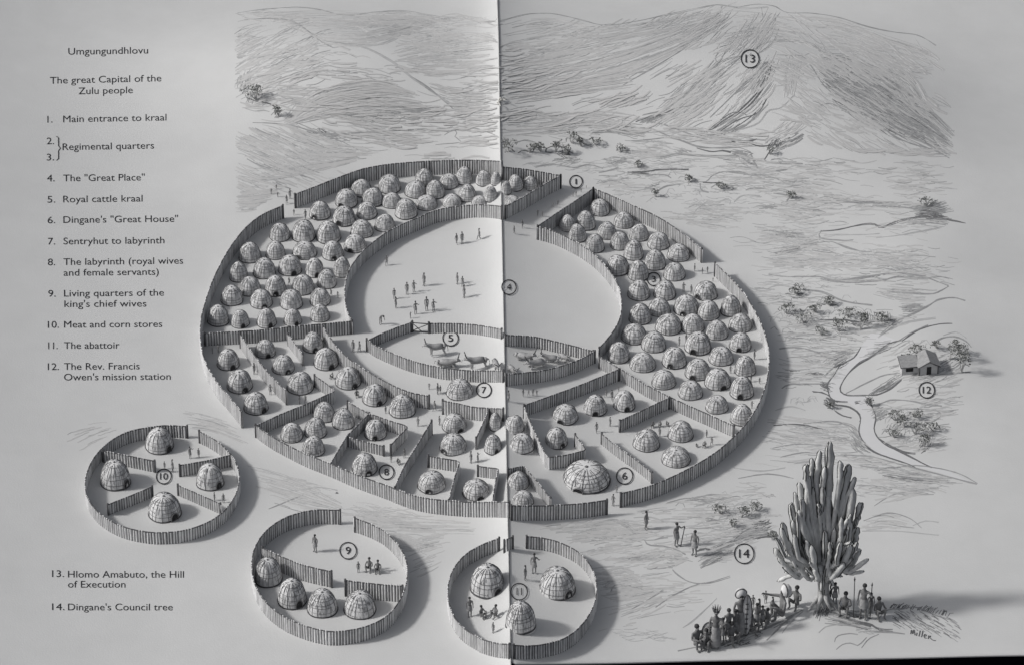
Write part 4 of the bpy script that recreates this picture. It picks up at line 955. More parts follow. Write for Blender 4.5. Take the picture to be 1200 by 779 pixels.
line(A, c2((800, 525), (850, 505), (900, 470), (940, 450), (1000, 430), (1039, 370)), 2, 1.2)
line(A, c2((780, 520), (900, 430), (960, 440)), 2, 1.0); line(A, c2((840, 520), (880, 500), (950, 480), (1039, 400)), 1, 1.2, 2)
flow(A, c2((770, 515), (860, 470), (930, 420)), c2((830, 530), (900, 510), (960, 480)), 14, 1, .9, .15, .5)
line(A, c2((860, 190), (840, 215), (850, 240), (900, 165), (960, 140), (1039, 110)), 1, 1.1, 2); flow(A, c2((870, 120), (960, 100), (1039, 80)), c2((850, 210), (900, 190), (940, 180)), 16, 0, .9, .2, .5)
line(A, c2((860, 20), (870, 40), (960, 45), (1039, 55)), 0, 1.0, 2)
# main hill, right half
line(A, c3((0, 32), (80, 20), (150, 25), (200, 50), (300, 55), (400, 70), (500, 105), (600, 125), (700, 140), (770, 178)), 1, 1.4, 2)
line(A, c3((60, 200), (130, 160), (220, 155), (300, 170), (345, 205), (440, 212), (520, 250), (620, 288), (690, 340), (720, 390)), 1, 1.3, 2)
line(A, c3((200, 50), (260, 90), (330, 160), (350, 205)), 0, 1.1, 2); line(A, c3((105, 30), (110, 65)), 1, .9)
line(A, c3((0, 130), (90, 110), (200, 125), (300, 135)), 0, 1.0, 2); flow(A, c3((0, 60), (120, 60), (230, 80)), c3((0, 160), (100, 140), (260, 150)), 26, 0, .9, .2, .6)
flow(A, c3((220, 60), (400, 80), (620, 150), (760, 200)), c3((340, 195), (450, 200), (620, 285), (770, 300)), 50, 0, 1.0, .12, .4)
flow(A, c3((300, 70), (420, 90), (560, 140), (650, 150)), c3((340, 180), (440, 200), (540, 220), (640, 240)), 40, 0, 1.0, .12, .3)
flow(A, c3((340, 210), (460, 230), (600, 300), (720, 390), (830, 500)), c3((330, 290), (440, 390), (560, 470), (680, 540), (820, 600)), 170, 1, 1.0, .10, .35)  # hatched shade of the dark right slope, drawn as coloured strips
flow(A, c3((400, 300), (520, 330), (640, 430), (760, 480)), c3((400, 340), (520, 420), (620, 500), (740, 540)), 60, 1, 1.0, .12, .35)
flow(A, c3((560, 220), (680, 290), (760, 430)), c3((600, 300), (660, 400), (720, 440)), 26, 0, 1.0, .2, .5)
line(A, c3((310, 410), (360, 393), (430, 420), (520, 450), (600, 510), (680, 548), (760, 570), (820, 602)), 1, 1.3, 2)
line(A, c3((600, 510), (650, 520), (720, 540), (800, 540)), 1, 1.1, 2); line(A, c3((740, 430), (800, 490), (840, 500)), 0, 1.0, 2)
line(A, c3((165, 210), (215, 212), (262, 215), (300, 262), (340, 325), (400, 380)), 1, 1.1, 2); line(A, c3((212, 216), (196, 290), (203, 360)), 1, 1.0); line(A, c3((256, 222), (230, 290), (222, 360)), 0, 1.0, 2)
flow(A, c3((205, 220), (198, 290), (195, 370)), c3((255, 225), (240, 290), (225, 370)), 18, 0, .9, .2, .6)
line(A, c3((0, 445), (60, 400), (115, 330), (138, 270), (142, 235)), 2, 1.3, 2); line(A, c3((0, 490), (70, 440), (110, 400), (140, 350)), 2, 1.1); line(A, c3((0, 360), (60, 320), (100, 260), (125, 240)), 1, 1.2, 2)
flow(A, c3((60, 300), (100, 240), (140, 232)), c3((80, 380), (120, 310), (150, 240)), 26, 1, .9, .2, .5); line(A, c3((0, 500), (90, 470), (130, 420), (180, 410), (230, 360)), 0, 1.0, 2)
line(A, c3((130, 330), (190, 325), (240, 310)), 0, .9); flow(A, c3((0, 300), (50, 260), (100, 240)), c3((0, 440), (60, 380), (110, 300)), 20, 0, .9, .2, .5)
# far plain and paths
A = 'plain'
line(A, cV((0, 60), (120, 70), (240, 95), (330, 130), (430, 170), (520, 200), (700, 215), (860, 240)), 1, 1.0)
line(A, cV((0, 120), (130, 125), (240, 170), (380, 220), (480, 255), (640, 262), (760, 262), (840, 295)), 1, 1.1, 2)
line(A, cV((460, 260), (560, 285), (640, 280), (700, 290)), 2, 1.2, 2); line(A, cV((840, 295), (850, 340), (880, 385), (890, 410)), 1, 1.2, 2)
flow(A, cV((700, 270), (780, 280), (840, 300)), cV((760, 330), (800, 370), (880, 400)), 34, 1, 1.0, .2, .6)
line(A, cV((700, 215), (780, 225), (880, 200)), 2, 1.3, 2); line(A, cV((840, 235), (900, 250), (1000, 240), (1060, 210), (1110, 190)), 2, 1.2, 2)
flow(A, cV((1000, 250), (1060, 230), (1199, 150)), cV((1000, 280), (1090, 250), (1199, 190)), 40, 1, 1.0, .12, .4)
scrib(A, 907, 168, 9, 5, 24, 2, .9, -.9, 8); flow(A, cV((900, 230), (960, 180), (1060, 130)), cV((1020, 250), (1060, 220), (1120, 190)), 18, 0, .9, .2, .5)
line(A, cV((930, 350), (980, 270), (1000, 255)), 2, 1.1); line(A, cV((870, 340), (930, 355), (1040, 365), (1199, 368)), 1, 1.1, 2); line(A, cV((890, 405), (950, 420), (1060, 418), (1110, 405)), 1, 1.0)
line(A, cV((0, 210), (120, 205), (250, 190), (340, 200)), 1, 1.0, 2); line(A, cV((0, 280), (120, 300), (200, 325), (330, 300), (440, 310), (600, 320), (760, 318), (850, 340)), 1, 1.0, 2)
scrib(A, 803, 178, 10, 3, 12, 1, .9, .3, 9); line(A, cV((0, 430), (90, 430), (180, 415), (290, 408), (400, 412)), 2, 1.2, 2); line(A, cV((20, 440), (120, 450), (230, 445), (280, 470)), 1, 1.0)
line(A, cV((170, 600), (190, 560), (250, 525), (340, 518)), 1, 1.1, 2); line(A, cV((400, 520), (405, 495), (520, 500), (560, 460), (640, 430), (760, 435), (900, 455), (1020, 480), (1080, 500), (1150, 505), (1160, 490)), 1, 1.0)
line(A, cV((500, 500), (600, 505), (640, 500)), 2, 1.2); line(A, cV((480, 510), (490, 560), (540, 575)), 1, 1.1, 2); line(A, cV((560, 540), (610, 510), (690, 525), (720, 545)), 1, 1.1, 2)
scrib(A, 857, 219, 7, 3, 12, 1, .9, .1, 8); scrib(A, 765, 219, 7, 4, 12, 1, .9, 0, 8); line(A, cV((430, 740), (450, 700), (540, 640), (600, 640), (690, 615), (690, 660)), 0, 1.0); line(A, cV((720, 640), (780, 595), (900, 600)), 0, 1.0)
line(A, cV((800, 560), (850, 545), (940, 545)), 1, 1.0, 2); line(A, cV((1000, 580), (1060, 585), (1110, 600), (1090, 635)), 1, 1.2, 2); scrib(A, 900, 243, 9, 4, 14, 1, .9, .05, 9); scrib(A, 884, 249, 14, 2, 8, 0, .9, .02, 12)
scrib(A, 850, 232, 60, 18, 60, 0, .8, .05, 12); scrib(A, 770, 185, 40, 22, 60, 0, .9, .06, 16); scrib(A, 800, 200, 60, 16, 40, 0, .9, .05, 16)
line(A, cU((150, 270), (170, 255), (220, 255), (260, 290)), 2, 1.0); line(A, cU((280, 300), (320, 275), (380, 290), (390, 265), (440, 255), (480, 262), (475, 290), (530, 290)), 2, 1.0)
line(A, cU((480, 265), (540, 245), (600, 255), (640, 285), (670, 300)), 2, 1.1); line(A, cU((620, 220), (620, 195), (660, 182), (710, 200), (740, 230), (800, 240)), 1, 1.0); line(A, cU((270, 225), (340, 205), (430, 235)), 1, 1.0, 2)
scrib(A, 662, 181, 8, 3, 18, 2, .9, .4, 7); scrib(A, 664, 188, 14, 4, 22, 1, .9, -.1, 10); line(A, cU((400, 395), (500, 375), (580, 380), (680, 400), (780, 380), (880, 405)), 1, 1.0, 2); line(A, cU((850, 435), (900, 425), (990, 400)), 1, 1.0, 2)
scrib(A, 725, 188, 16, 4, 22, 1, .9, .08, 14); scrib(A, 700, 196, 30, 6, 24, 0, .9, -.05, 14); scrib(A, 740, 205, 24, 5, 16, 1, .9, .02, 12); line(A, cU((1050, 430), (1070, 420), (1080, 435), (1199, 440)), 2, 1.2)
flow(A, cU((170, 40), (500, 20), (900, 10), (1199, 60)), cU((170, 180), (500, 160), (820, 120), (1199, 200)), 60, 0, .9, .08, .3); flow(A, cU((820, 100), (980, 90), (1199, 90)), cU((800, 160), (980, 160), (1199, 215)), 30, 1, .9, .1, .4)
scrib(A, 640, 192, 30, 3, 14, 0, .9, 0, 16); scrib(A, 730, 225, 14, 6, 10, 0, .9, -.1, 9)
# right plain
flow(A, c4((350, 20), (560, 30), (760, 20)), c4((430, 40), (600, 45), (780, 60)), 18, 1, .9, .15, .5); line(A, c4((560, 50), (700, 60), (850, 75)), 1, 1.0, 2)
flow(A, c4((740, 60), (830, 40), (910, 10)), c4((800, 110), (900, 100), (1010, 75)), 30, 1, 1.0, .25, .8); flow(A, c4((810, 70), (860, 70), (900, 90)), c4((790, 120), (860, 118), (980, 125)), 26, 2, 1.0, .3, .8)
line(A, c4((285, 190), (380, 182), (470, 160), (560, 152), (610, 168), (680, 145), (760, 122), (860, 112), (970, 128), (1060, 148)), 2, 1.1, 2); flow(A, c4((700, 140), (850, 115), (980, 135)), c4((720, 150), (850, 150), (950, 160)), 26, 1, 1.0, .2, .6)
line(A, c4((285, 190), (280, 225), (400, 240), (460, 235)), 1, 1.0); line(A, c4((600, 200), (480, 210), (400, 205), (300, 212)), 0, .9, 2); line(A, c4((580, 225), (700, 212), (860, 185), (930, 170)), 0, 1.0, 2)
scrib(A, 925, 275, 14, 4, 26, 1, 1.0, .08, 12); flow(A, c4((40, 290), (130, 270), (260, 235)), c4((30, 320), (130, 300), (280, 250)), 26, 1, 1.0, .15, .5)
line(A, c4((270, 250), (340, 245), (420, 275), (500, 298), (560, 300)), 1, 1.0, 2); scrib(A, 1014, 300, 12, 9, 20, 0, 1.0, .3, 12); flow(A, c4((0, 320), (250, 310), (480, 330)), c4((0, 370), (260, 380), (560, 370)), 30, 0, .9, .12, .4)
line(A, c4((0, 420), (100, 432), (280, 430), (300, 445), (380, 452), (470, 440), (600, 420), (700, 412), (830, 430), (910, 455), (970, 480)), 1, 1.1, 2); line(A, c4((280, 445), (420, 460), (600, 455), (700, 430), (860, 440)), 1, 1.1, 2)
flow(A, c4((280, 440), (450, 450), (650, 425)), c4((300, 450), (450, 465), (580, 470)), 26, 1, .9, .12, .4); line(A, c4((970, 485), (920, 510), (860, 525), (640, 512)), 1, 1.0, 2); flow(A, c4((600, 490), (750, 500), (900, 510)), c4((560, 520), (700, 560), (850, 560)), 30, 0, .9, .15, .5)
flow(A, c4((720, 580), (780, 580), (850, 585)), c4((710, 620), (760, 625), (820, 610)), 16, 1, 1.0, .3, .9); line(A, c4((130, 500), (280, 510), (400, 560), (560, 585)), 1, 1.0, 2)
line(A, c4((0, 495), (60, 480), (140, 490)), 0, .9, 2); loops(A, 938, 374, 14, 12, 1, .9); loops(A, 918, 378, 14, 8, 0, .9); loops(A, 985, 365, 20, 12, 0, .9); scrib(A, 933, 346, 12, 4, 16, 2, .9, .1, 7); scrib(A, 972, 356, 8, 3, 14, 2, .9, .1, 7)
line(A, c4((280, 665), (400, 665), (470, 675), (560, 672), (690, 662)), 2, 1.2, 2); scrib(A, 1010, 379, 12, 4, 22, 2, .9, .1, 8); scrib(A, 983, 384, 8, 7, 16, 1, .9, .6, 7)
for k in range(14): x = 500 + k * 12; stroke(A, c4((x, 668), (x + 4, 640), (x - 3, 620 + (k % 3) * 8)), 2, .9)
line(A, c4((60, 740), (200, 740), (330, 745)), 0, .9, 2); scrib(A, 960, 330, 40, 10, 26, 0, .8, .03, 18); scrib(A, 1060, 310, 40, 14, 16, 0, .8, -.1, 18)
# stream banks
A = 'bank'
line(A, c4((600, 745), (680, 680), (780, 630), (860, 590), (920, 555), (1000, 545), (1060, 562)), 1, 1.1, 2); line(A, c4((720, 775), (780, 735), (830, 710), (920, 690), (990, 685)), 2, 1.1, 2); line(A, c4((660, 720), (740, 680), (900, 655)), 0, 1.0, 2)
line(A, c5((590, 70), (660, 20), (720, -20)), 1, 1.0, 2); line(A, c5((700, 90), (780, 40), (860, 5)), 1, 1.1, 2)
RB = c5((715, 85), (640, 110), (560, 170), (490, 210), (430, 265), (395, 320), (390, 360), (430, 378), (520, 380)); line(A, RB, 2, 1.1, 2)
LB = c5((560, 60), (500, 120), (460, 180), (390, 215), (360, 265), (320, 320), (325, 365), (350, 405), (430, 415)); line(A, LB[1:], 2, 1.1, 2)
scrib(A, 984, 427, 9, 3, 14, 2, 1.0, -.5, 8); scrib(A, 968, 452, 5, 6, 18, 2, 1.0, .4, 8); scrib(A, 974, 472, 6, 6, 28, 2, 1.0, .6, 8); flow(A, c5((560, 90), (640, 95), (700, 90)), c5((480, 200), (560, 170), (640, 130)), 22, 1, 1.0, .2, .6)
line(A, c5((520, 380), (590, 375), (660, 345), (715, 300)), 2, 1.1, 2); line(A, c5((420, 370), (520, 320), (620, 275), (710, 262)), 1, 1.0, 2); flow(A, c5((520, 375), (600, 330), (700, 270)), c5((560, 390), (640, 350), (715, 300)), 22, 1, .9, .2, .5)
line(A, c5((350, 430), (430, 440), (480, 470), (497, 500), (495, 530)), 2, 1.2, 2); line(A, c5((495, 530), (490, 580), (510, 630), (560, 680), (650, 715), (760, 750), (800, 775)), 2, 1.2, 2); line(A, c5((550, 400), (560, 440), (580, 500), (570, 560), (590, 610), (640, 650), (720, 690), (800, 730), (880, 770)), 2, 1.1, 2)
flow(A, c5((380, 520), (450, 540), (490, 600)), c5((470, 610), (490, 650), (560, 690)), 30, 1, .9, .2, .6); scrib(A, 1005, 523, 7, 8, 22, 1, 1.0, .7, 9); scrib(A, 1005, 471, 3, 2, 14, 2, 1.0, 0, 4); scrib(A, 1018, 470, 4, 5, 22, 2, 1.0, 1.0, 6); scrib(A, 1030, 485, 9, 7, 22, 1, 1.0, -.5, 8)
line(A, c5((30, 540), (120, 535), (200, 540), (260, 555), (320, 568)), 2, 1.2, 2); line(A, c5((190, 530), (330, 520), (420, 535), (480, 570)), 1, 1.0, 2); line(A, c5((360, 465), (400, 490), (450, 500)), 2, 1.1, 2)
line(A, c5((60, 130), (160, 125), (250, 145), (330, 180), (400, 190)), 1, 1.0, 2); line(A, c5((75, 345), (110, 325), (180, 320), (300, 320)), 1, 1.0, 2); scrib(A, 930, 434, 3, 1.5, 6, 2, 1.0, 0, 4); scrib(A, 955, 438, 7, 1.5, 10, 2, 1.0, .1, 8); line(A, c5((240, 360), (290, 365), (330, 380)), 2, 1.0, 2)
flow(A, c5((60, 180), (160, 200), (300, 180)), c5((60, 320), (200, 300), (310, 310)), 18, 0, .9, .15, .5); loops(A, 943, 475, 12, 8, 0, .9); line(A, c5((40, 460), (120, 440), (200, 460)), 0, .9, 2); flow(A, c5((280, 200), (340, 170), (460, 130)), c5((310, 300), (360, 240), (430, 190)), 26, 1, .9, .15, .45)
line(A, c5((590, 430), (660, 405), (760, 410), (860, 430), (935, 438)), 1, 1.0, 2); line(A, c5((640, 500), (700, 460), (800, 455), (900, 460), (930, 490), (870, 530)), 1, 1.0); loops(A, 1058, 494, 18, 26, 0, .9); loops(A, 1070, 510, 18, 20, 1, .85); loops(A, 1045, 505, 10, 14, 1, .85); scrib(A, 1083, 521, 8, 7, 22, 2, .9, -.9, 7); line(A, c5((590, 610), (640, 640), (720, 680), (790, 690)), 2, 1.0, 2)
line(A, [(1008, 545), (1040, 548), (1075, 545), (1120, 553), (1145, 566)], 1, 1.1, 2); line(A, [(985, 532), (1020, 535), (1060, 545), (1145, 567)], 1, 1.1, 2); flow(A, [(1020, 548), (1060, 552), (1100, 555)], [(1040, 560), (1080, 566), (1140, 567)], 20, 1, 1.0, .2, .6)
line(A, c5((890, 320), (960, 330), (1030, 322)), 0, .9, 2); line(A, c5((900, 270), (1000, 262), (1090, 255)), 1, .9, 2); scrib(A, 1112, 424, 16, 10, 34, 1, .9, -.5, 9); scrib(A, 1128, 412, 10, 8, 18, 1, .9, .3, 9); loops(A, 1075, 408, 12, 8, 0, .9); line(A, c5((880, 110), (930, 75), (1000, 65), (1060, 90), (1090, 120)), 1, 1.0, 2); line(A, c5((940, 60), (1010, 40), (1065, 75)), 0, .9)
# foreground plain
A = 'front'
line(A, c7((300, 240), (320, 265), (400, 272), (470, 290), (520, 320)), 1, 1.2, 2); flow(A, c7((440, 290), (480, 310), (530, 330)), c7((420, 380), (470, 380), (520, 350)), 22, 0, 1.0, .3, .8)
line(A, c7((450, 400), (480, 430), (550, 465), (640, 470), (760, 440)), 1, 1.0, 2); line(A, c7((580, 300), (620, 285), (650, 290)), 2, 1.8, 3); flow(A, c7((600, 300), (680, 270), (800, 230)), c7((600, 390), (680, 350), (780, 290)), 36, 1, .9, .15, .5); line(A, c7((600, 385), (650, 370), (720, 340)), 1, 1.1, 2)
line(A, c7((640, 250), (720, 225), (800, 215), (900, 180), (980, 180)), 1, 1.0, 2); flow(A, c7((760, 240), (830, 195), (920, 160)), c7((790, 270), (880, 230), (1020, 215)), 40, 1, 1.1, .2, .6); line(A, c7((780, 240), (860, 180), (960, 190)), 2, 1.2, 2); line(A, c7((880, 235), (950, 220), (1020, 215)), 2, 1.2, 2); scrib(A, 893, 615, 10, 5, 20, 2, 1.0, -.4, 10)
loops(A, 870, 604, 22, 14, 0, .9); loops(A, 852, 600, 14, 8, 0, .9); line(A, c7((240, 120), (330, 120), (420, 150)), 0, 1.0, 2); flow(A, c7((230, 90), (420, 70), (700, 60)), c7((340, 150), (480, 150), (700, 160)), 30, 0, .9, .1, .35); line(A, c7((420, 40), (500, 20), (560, 15), (620, 30)), 1, 1.0, 2); scrib(A, 820, 584, 10, 3, 10, 1, .9, 0, 8); scrib(A, 833, 607, 6, 3, 9, 1, .9, .2, 7); scrib(A, 902, 580, 6, 2, 8, 1, 1.0, .3, 6)
for k in range(12): stroke(A, c7((20 + k * 9, 160 - k * 3), (120 + k * 4, 130 + k * 2), (200 + k * 4, 150 + k * 5), (250 - k * 2, 190 + k * 3)), 0 if k % 2 else 1, 1.0)
flow(A, c7((0, 180), (120, 170), (250, 210)), c7((0, 330), (150, 300), (260, 290)), 30, 0, .9, .15, .5); flow(A, c7((60, 420), (150, 380), (260, 410)), c7((70, 520), (160, 480), (300, 520)), 24, 0, .9, .2, .6); line(A, c7((120, 520), (140, 480), (220, 490), (300, 510)), 1, 1.0, 2)
line(A, c7((230, 610), (300, 570), (400, 505)), 1, 1.0, 2); line(A, c7((360, 600), (440, 545), (560, 485), (620, 470)), 1, 1.0, 2); flow(A, c7((80, 440), (300, 430), (520, 460)), c7((180, 700), (320, 640), (500, 540)), 40, 0, .8, .1, .35); scrib(A, 760, 745, 30, 6, 14, 0, .8, .05, 22); scrib(A, 735, 738, 14, 8, 8, 0, .9, .1, 14)
cB = lambda *P: [(940 + x / 4.9, 620 + y / 4.9) for x, y in P]; cA = lambda *P: [(790 + x / 4.9, 620 + y / 4.9) for x, y in P]
line(A, cA((20, 695), (100, 680), (180, 665), (270, 660), (400, 610), (520, 570), (640, 510), (740, 460)), 1, 1.2, 2); line(A, cA((530, 635), (590, 580), (640, 530), (690, 490)), 1, 1.0, 2); line(A, cA((620, 595), (660, 540), (740, 470)), 0, 1.0, 2)
line(A, cB((140, 460), (220, 490), (300, 525), (390, 545), (440, 575), (520, 580)), 2, 1.2, 2); flow(A, cB((150, 470), (260, 500), (400, 540)), cB((130, 530), (260, 550), (400, 580)), 26, 1, 1.0, .2, .5); line(A, cB((95, 590), (150, 550), (260, 545)), 0, 1.0, 2); line(A, cB((185, 645), (200, 610), (260, 595), (320, 600)), 1, 1.0); line(A, cB((195, 690), (230, 660), (280, 650), (320, 665), (370, 620)), 1, 1.0); line(A, cB((340, 680), (380, 630), (440, 600)), 1, 1.0); line(A, cB((380, 585), (480, 590), (590, 600)), 1, 1.1, 2)
line(A, cB((440, 510), (490, 460), (570, 455), (640, 440), (700, 460), (770, 490), (860, 520), (905, 560)), 1, 1.1, 2)
for k in range(120):
    t = rs.random(); x, y = 500 + t * 380, 455 + t * t * 60 + rs.random() * (90 + 30 * t); l = rs.uniform(15, 55); stroke(A, cB((x, y), (x + l * .5, y + l * .25), (x + l, y + l * .62)), 1 if rs.random() < .6 else 2, .85)
for k in range(44):
    t = rs.random(); x, y = 500 + t * 340, 452 + t * t * 50; stroke(A, cB((x, y), (x + 12, y - 18), (x + rs.uniform(10, 34), y - rs.uniform(18, 34))), 2, .8)
scrib(A, 1022, 738, 16, 4, 14, 0, .9, .1, 14); scrib(A, 962, 716, 9, 6, 22, 2, .9, -1.2, 9)
line(A, [(800, 735), (815, 725), (840, 700)], 0, .8, 2)
# between front fence and the small stockades, and left of the settlement
flow(A, [(70, 500), (100, 495), (130, 492)], [(85, 530), (110, 515), (135, 505)], 10, 0, .8, .2, .6); flow(A, [(215, 480), (245, 486), (285, 500)], [(215, 500), (250, 505), (290, 520)], 26, 0, .9, .2, .6)
flow(A, [(290, 545), (340, 560), (400, 590)], [(310, 585), (360, 600), (420, 605)], 44, 0, .9, .15, .45); line(A, [(315, 596), (335, 588), (355, 580)], 1, 1.0, 2); line(A, [(350, 574), (375, 571), (395, 574)], 0, 1.0, 2); flow(A, [(400, 600), (470, 606), (560, 612)], [(410, 616), (480, 622), (560, 624)], 34, 0, .9, .12, .4); scrib(A, 395, 577, 1.2, .8, 5, 2, .9, 0, 2)
flow(A, [(480, 630), (500, 625), (530, 622)], [(480, 680), (500, 670), (520, 660)], 22, 0, .9, .2, .5); flow(A, [(630, 614), (690, 612), (760, 606)], [(680, 640), (730, 632), (790, 628)], 40, 0, .9, .12, .4); flow(A, [(700, 660), (740, 655), (790, 650)], [(700, 740), (740, 730), (790, 720)], 26, 0, .8, .15, .4)
flow(A, [(905, 480), (940, 486), (985, 492)], [(885, 545), (930, 548), (975, 540)], 40, 0, .9, .15, .5); line(A, [(905, 525), (935, 520), (970, 522)], 1, 1.0, 2); line(A, [(915, 535), (940, 530), (960, 531)], 1, 1.0, 2); line(A, [(865, 560), (900, 555), (930, 560)], 1, 1.0, 2); line(A, [(860, 548), (890, 551), (920, 548)], 0, 1.0, 2); line(A, [(1025, 592), (1045, 580), (1070, 575), (1100, 572)], 1, 1.0, 2)
line(A, [(1012, 610), (1040, 600), (1065, 606), (1080, 618)], 1, 1.0, 2); flow(A, [(1015, 606), (1040, 602), (1075, 612)], [(1010, 620), (1040, 618), (1070, 620)], 16, 0, .9, .2, .6); line(A, [(1070, 615), (1085, 610), (1100, 612)], 0, .9, 2); line(A, [(1010, 622), (1050, 622), (1100, 627)], 0, .8, 2)
flow(A, [(1020, 560), (1060, 560), (1110, 570)], [(1010, 600), (1040, 590), (1070, 580)], 14, 0, .9, .2, .5); scrib(A, 1010, 570, 10, 14, 10, 0, .9, 0, 12)

def inside(p, poly):
    x, y = p; r = False; j = len(poly) - 1
    for i in range(len(poly)):
        xi, yi = poly[i]; xj, yj = poly[j]
        if (yi > y) != (yj > y) and x < (xj - xi) * (y - yi) / (yj - yi) + xi: r = not r
        j = i
    return r
def fill(area, poly, n, ang, L=(14, 36), tones=(3, 3, 3, 3, 0, 0, 0, 1), w=(1.4, 4.6)):
    xs, ys = [q[0] for q in poly], [q[1] for q in poly]; k = 0; n = int(n * 1.7)
    seeds = [(rs.uniform(min(xs), max(xs)), rs.uniform(min(ys), max(ys))) for _ in range(max(4, n // 16))]
    while k < n:
        sx, sy = rs.choice(seeds); x, y = sx + rs.gauss(0, 20), sy + rs.gauss(0, 6)      # strokes come in loose bundles
        if not inside((x, y), poly): 
            if rs.random() < .02: k += 1
            continue
        k += 1; th = ang(x, y) + rs.gauss(0, .09); l = rs.uniform(*L); t = rs.choice(tones); c = rs.uniform(-.12, .12) * l
        dx, dy = math.cos(th) * l / 2, math.sin(th) * l / 2
        stroke(area, [(x - dx, y - dy), (x - dy * .15, y + c), (x + dx, y + dy)], t, rs.uniform(*w) if t == 3 else rs.uniform(.8, 1.4))
def angL(u, v):
    if v > 148 and u < 400: return .36
    if u < 370 and 45 < v < 122: return -.45 + (u - 275) / 400
    if v < 55: return .03
    return .12 if u < 500 else -.06
def angR(u, v):
    if u < 860 and v < 150: return -.12 - .5 * max(0, (u - 600)) / 260
    if u >= 930 and v < 175: return .55
    if v < 140: return -.9 if u < 905 else .3
    return .05
fill('hill', [(275, 14), (400, 10), (583, 22), (585, 188), (480, 188), (340, 230), (275, 232)], 620, angL)  # smudged hill shading laid in as coloured strips
fill('hill', [(592, 26), (700, 30), (850, 10), (900, 10), (1010, 38), (1095, 60), (1112, 150), (1110, 185), (985, 175), (905, 150), (880, 175), (700, 150), (592, 140)], 760, angR)
fill('hill', [(960, 60), (1010, 70), (1060, 100), (1105, 155), (1100, 180), (1030, 155), (975, 115)], 150, lambda u, v: .5, (12, 34), (0, 1, 1, 0, 3, 2), (1.2, 3))
fill('hill', [(820, 140), (860, 110), (890, 75), (905, 70), (900, 120), (870, 155), (830, 165)], 40, lambda u, v: -.75, (10, 26), (0, 1, 0, 3, 3), (1.2, 2.5))
fill('hill', [(760, 140), (830, 60), (870, 30), (895, 60), (850, 110), (800, 150)], 90, lambda u, v: -.68, (12, 34), (0, 3, 0, 3, 1), (1.2, 2.8))
fill('hill', [(900, 60), (960, 65), (990, 115), (1040, 150), (950, 160), (905, 150)], 60, lambda u, v: .35 if u > 940 else -.6, (10, 26), (3, 3, 0), (1.2, 2.8))
for P in [(808, 122, 842, 92, 872, 62), (832, 138, 858, 112, 884, 84), (846, 150, 880, 128, 905, 98), (774, 138, 806, 108, 836, 72)]: line('hill', [(P[0], P[1]), (P[2], P[3]), (P[4], P[5])], 1, 1.2, 2, 1.5)
fill('plain', [(592, 140), (760, 150), (900, 185), (1110, 190), (1125, 300), (960, 320), (850, 285), (770, 245), (700, 212), (660, 190), (592, 188)], 520, lambda u, v: .05, (10, 32), (3, 3, 3, 0, 0, 1), (1.0, 2.6))
fill('plain', [(860, 290), (1120, 290), (1125, 350), (1030, 390), (985, 425), (975, 470), (915, 470), (915, 400), (885, 340)], 330, lambda u, v: .04, (8, 26), (3, 3, 0, 0, 1, 1), (1.0, 2.4))
fill('plain', [(915, 480), (985, 480), (1000, 530), (1130, 565), (1090, 580), (1020, 580), (1000, 540), (900, 560)], 150, lambda u, v: .10, (10, 30), (3, 3, 0, 0, 1), (1.0, 2.4))
fill('bank', [(1010, 470), (1040, 400), (1130, 405), (1120, 470), (1100, 535), (1040, 520), (1030, 490)], 170, lambda u, v: -.35 if v < 450 else -.1, (8, 24), (3, 3, 0, 0, 1), (1.0, 2.4))
fill('front', [(640, 615), (760, 600), (880, 560), (915, 590), (880, 640), (830, 680), (790, 740), (720, 740), (700, 650)], 300, lambda u, v: -.08, (10, 34), (3, 3, 3, 0, 0, 1), (1.0, 2.4))
fill('front', [(310, 545), (400, 580), (580, 612), (520, 630), (480, 650), (420, 604), (320, 590)], 90, lambda u, v: .2, (12, 34), (3, 3, 0), (1.0, 2.2))
for _ in range(26): loops(rs.choice(['plain', 'front']), rs.uniform(700, 900), rs.uniform(205, 235), 9, 1, rs.choice((0, 1)), .9)
for _ in range(30): loops('plain', rs.uniform(915, 1010), rs.uniform(335, 400), 10, 1, rs.choice((0, 1, 1)), .9)
for _ in range(18): loops('front', rs.uniform(800, 900), rs.uniform(580, 632), 11, 1, rs.choice((0, 0, 1)), .9)
scrib('front', 860, 742, 32, 10, 30, 1, .9, -.35, 10); scrib('front', 900, 728, 22, 7, 26, 1, .9, -.5, 10); scrib('front', 850, 752, 30, 4, 24, 2, .9, -.25, 9); scrib('front', 995, 718, 26, 4, 26, 1, .9, .2, 10); scrib('front', 1002, 722, 20, 3, 16, 2, .9, .2, 8)
NAMES = {'hill': 'hill_hatching', 'plain': 'plain_hatching', 'bank': 'stream_bank_hatching', 'front': 'foreground_hatching'}  # strip meshes carrying drawn lines and pencil shading in their colour
LABS = {'hill': 'pencil lines and drawn shading for grass and dark gullies across the distant hills', 'plain': 'scattered pencil strokes and shading for grass and scrub on the far and right plain', 'bank': 'dark pencil strokes and shading for grass and reeds edging the winding stream', 'front': 'sparse pencil strokes and shading for grass on the ground before the settlement'}
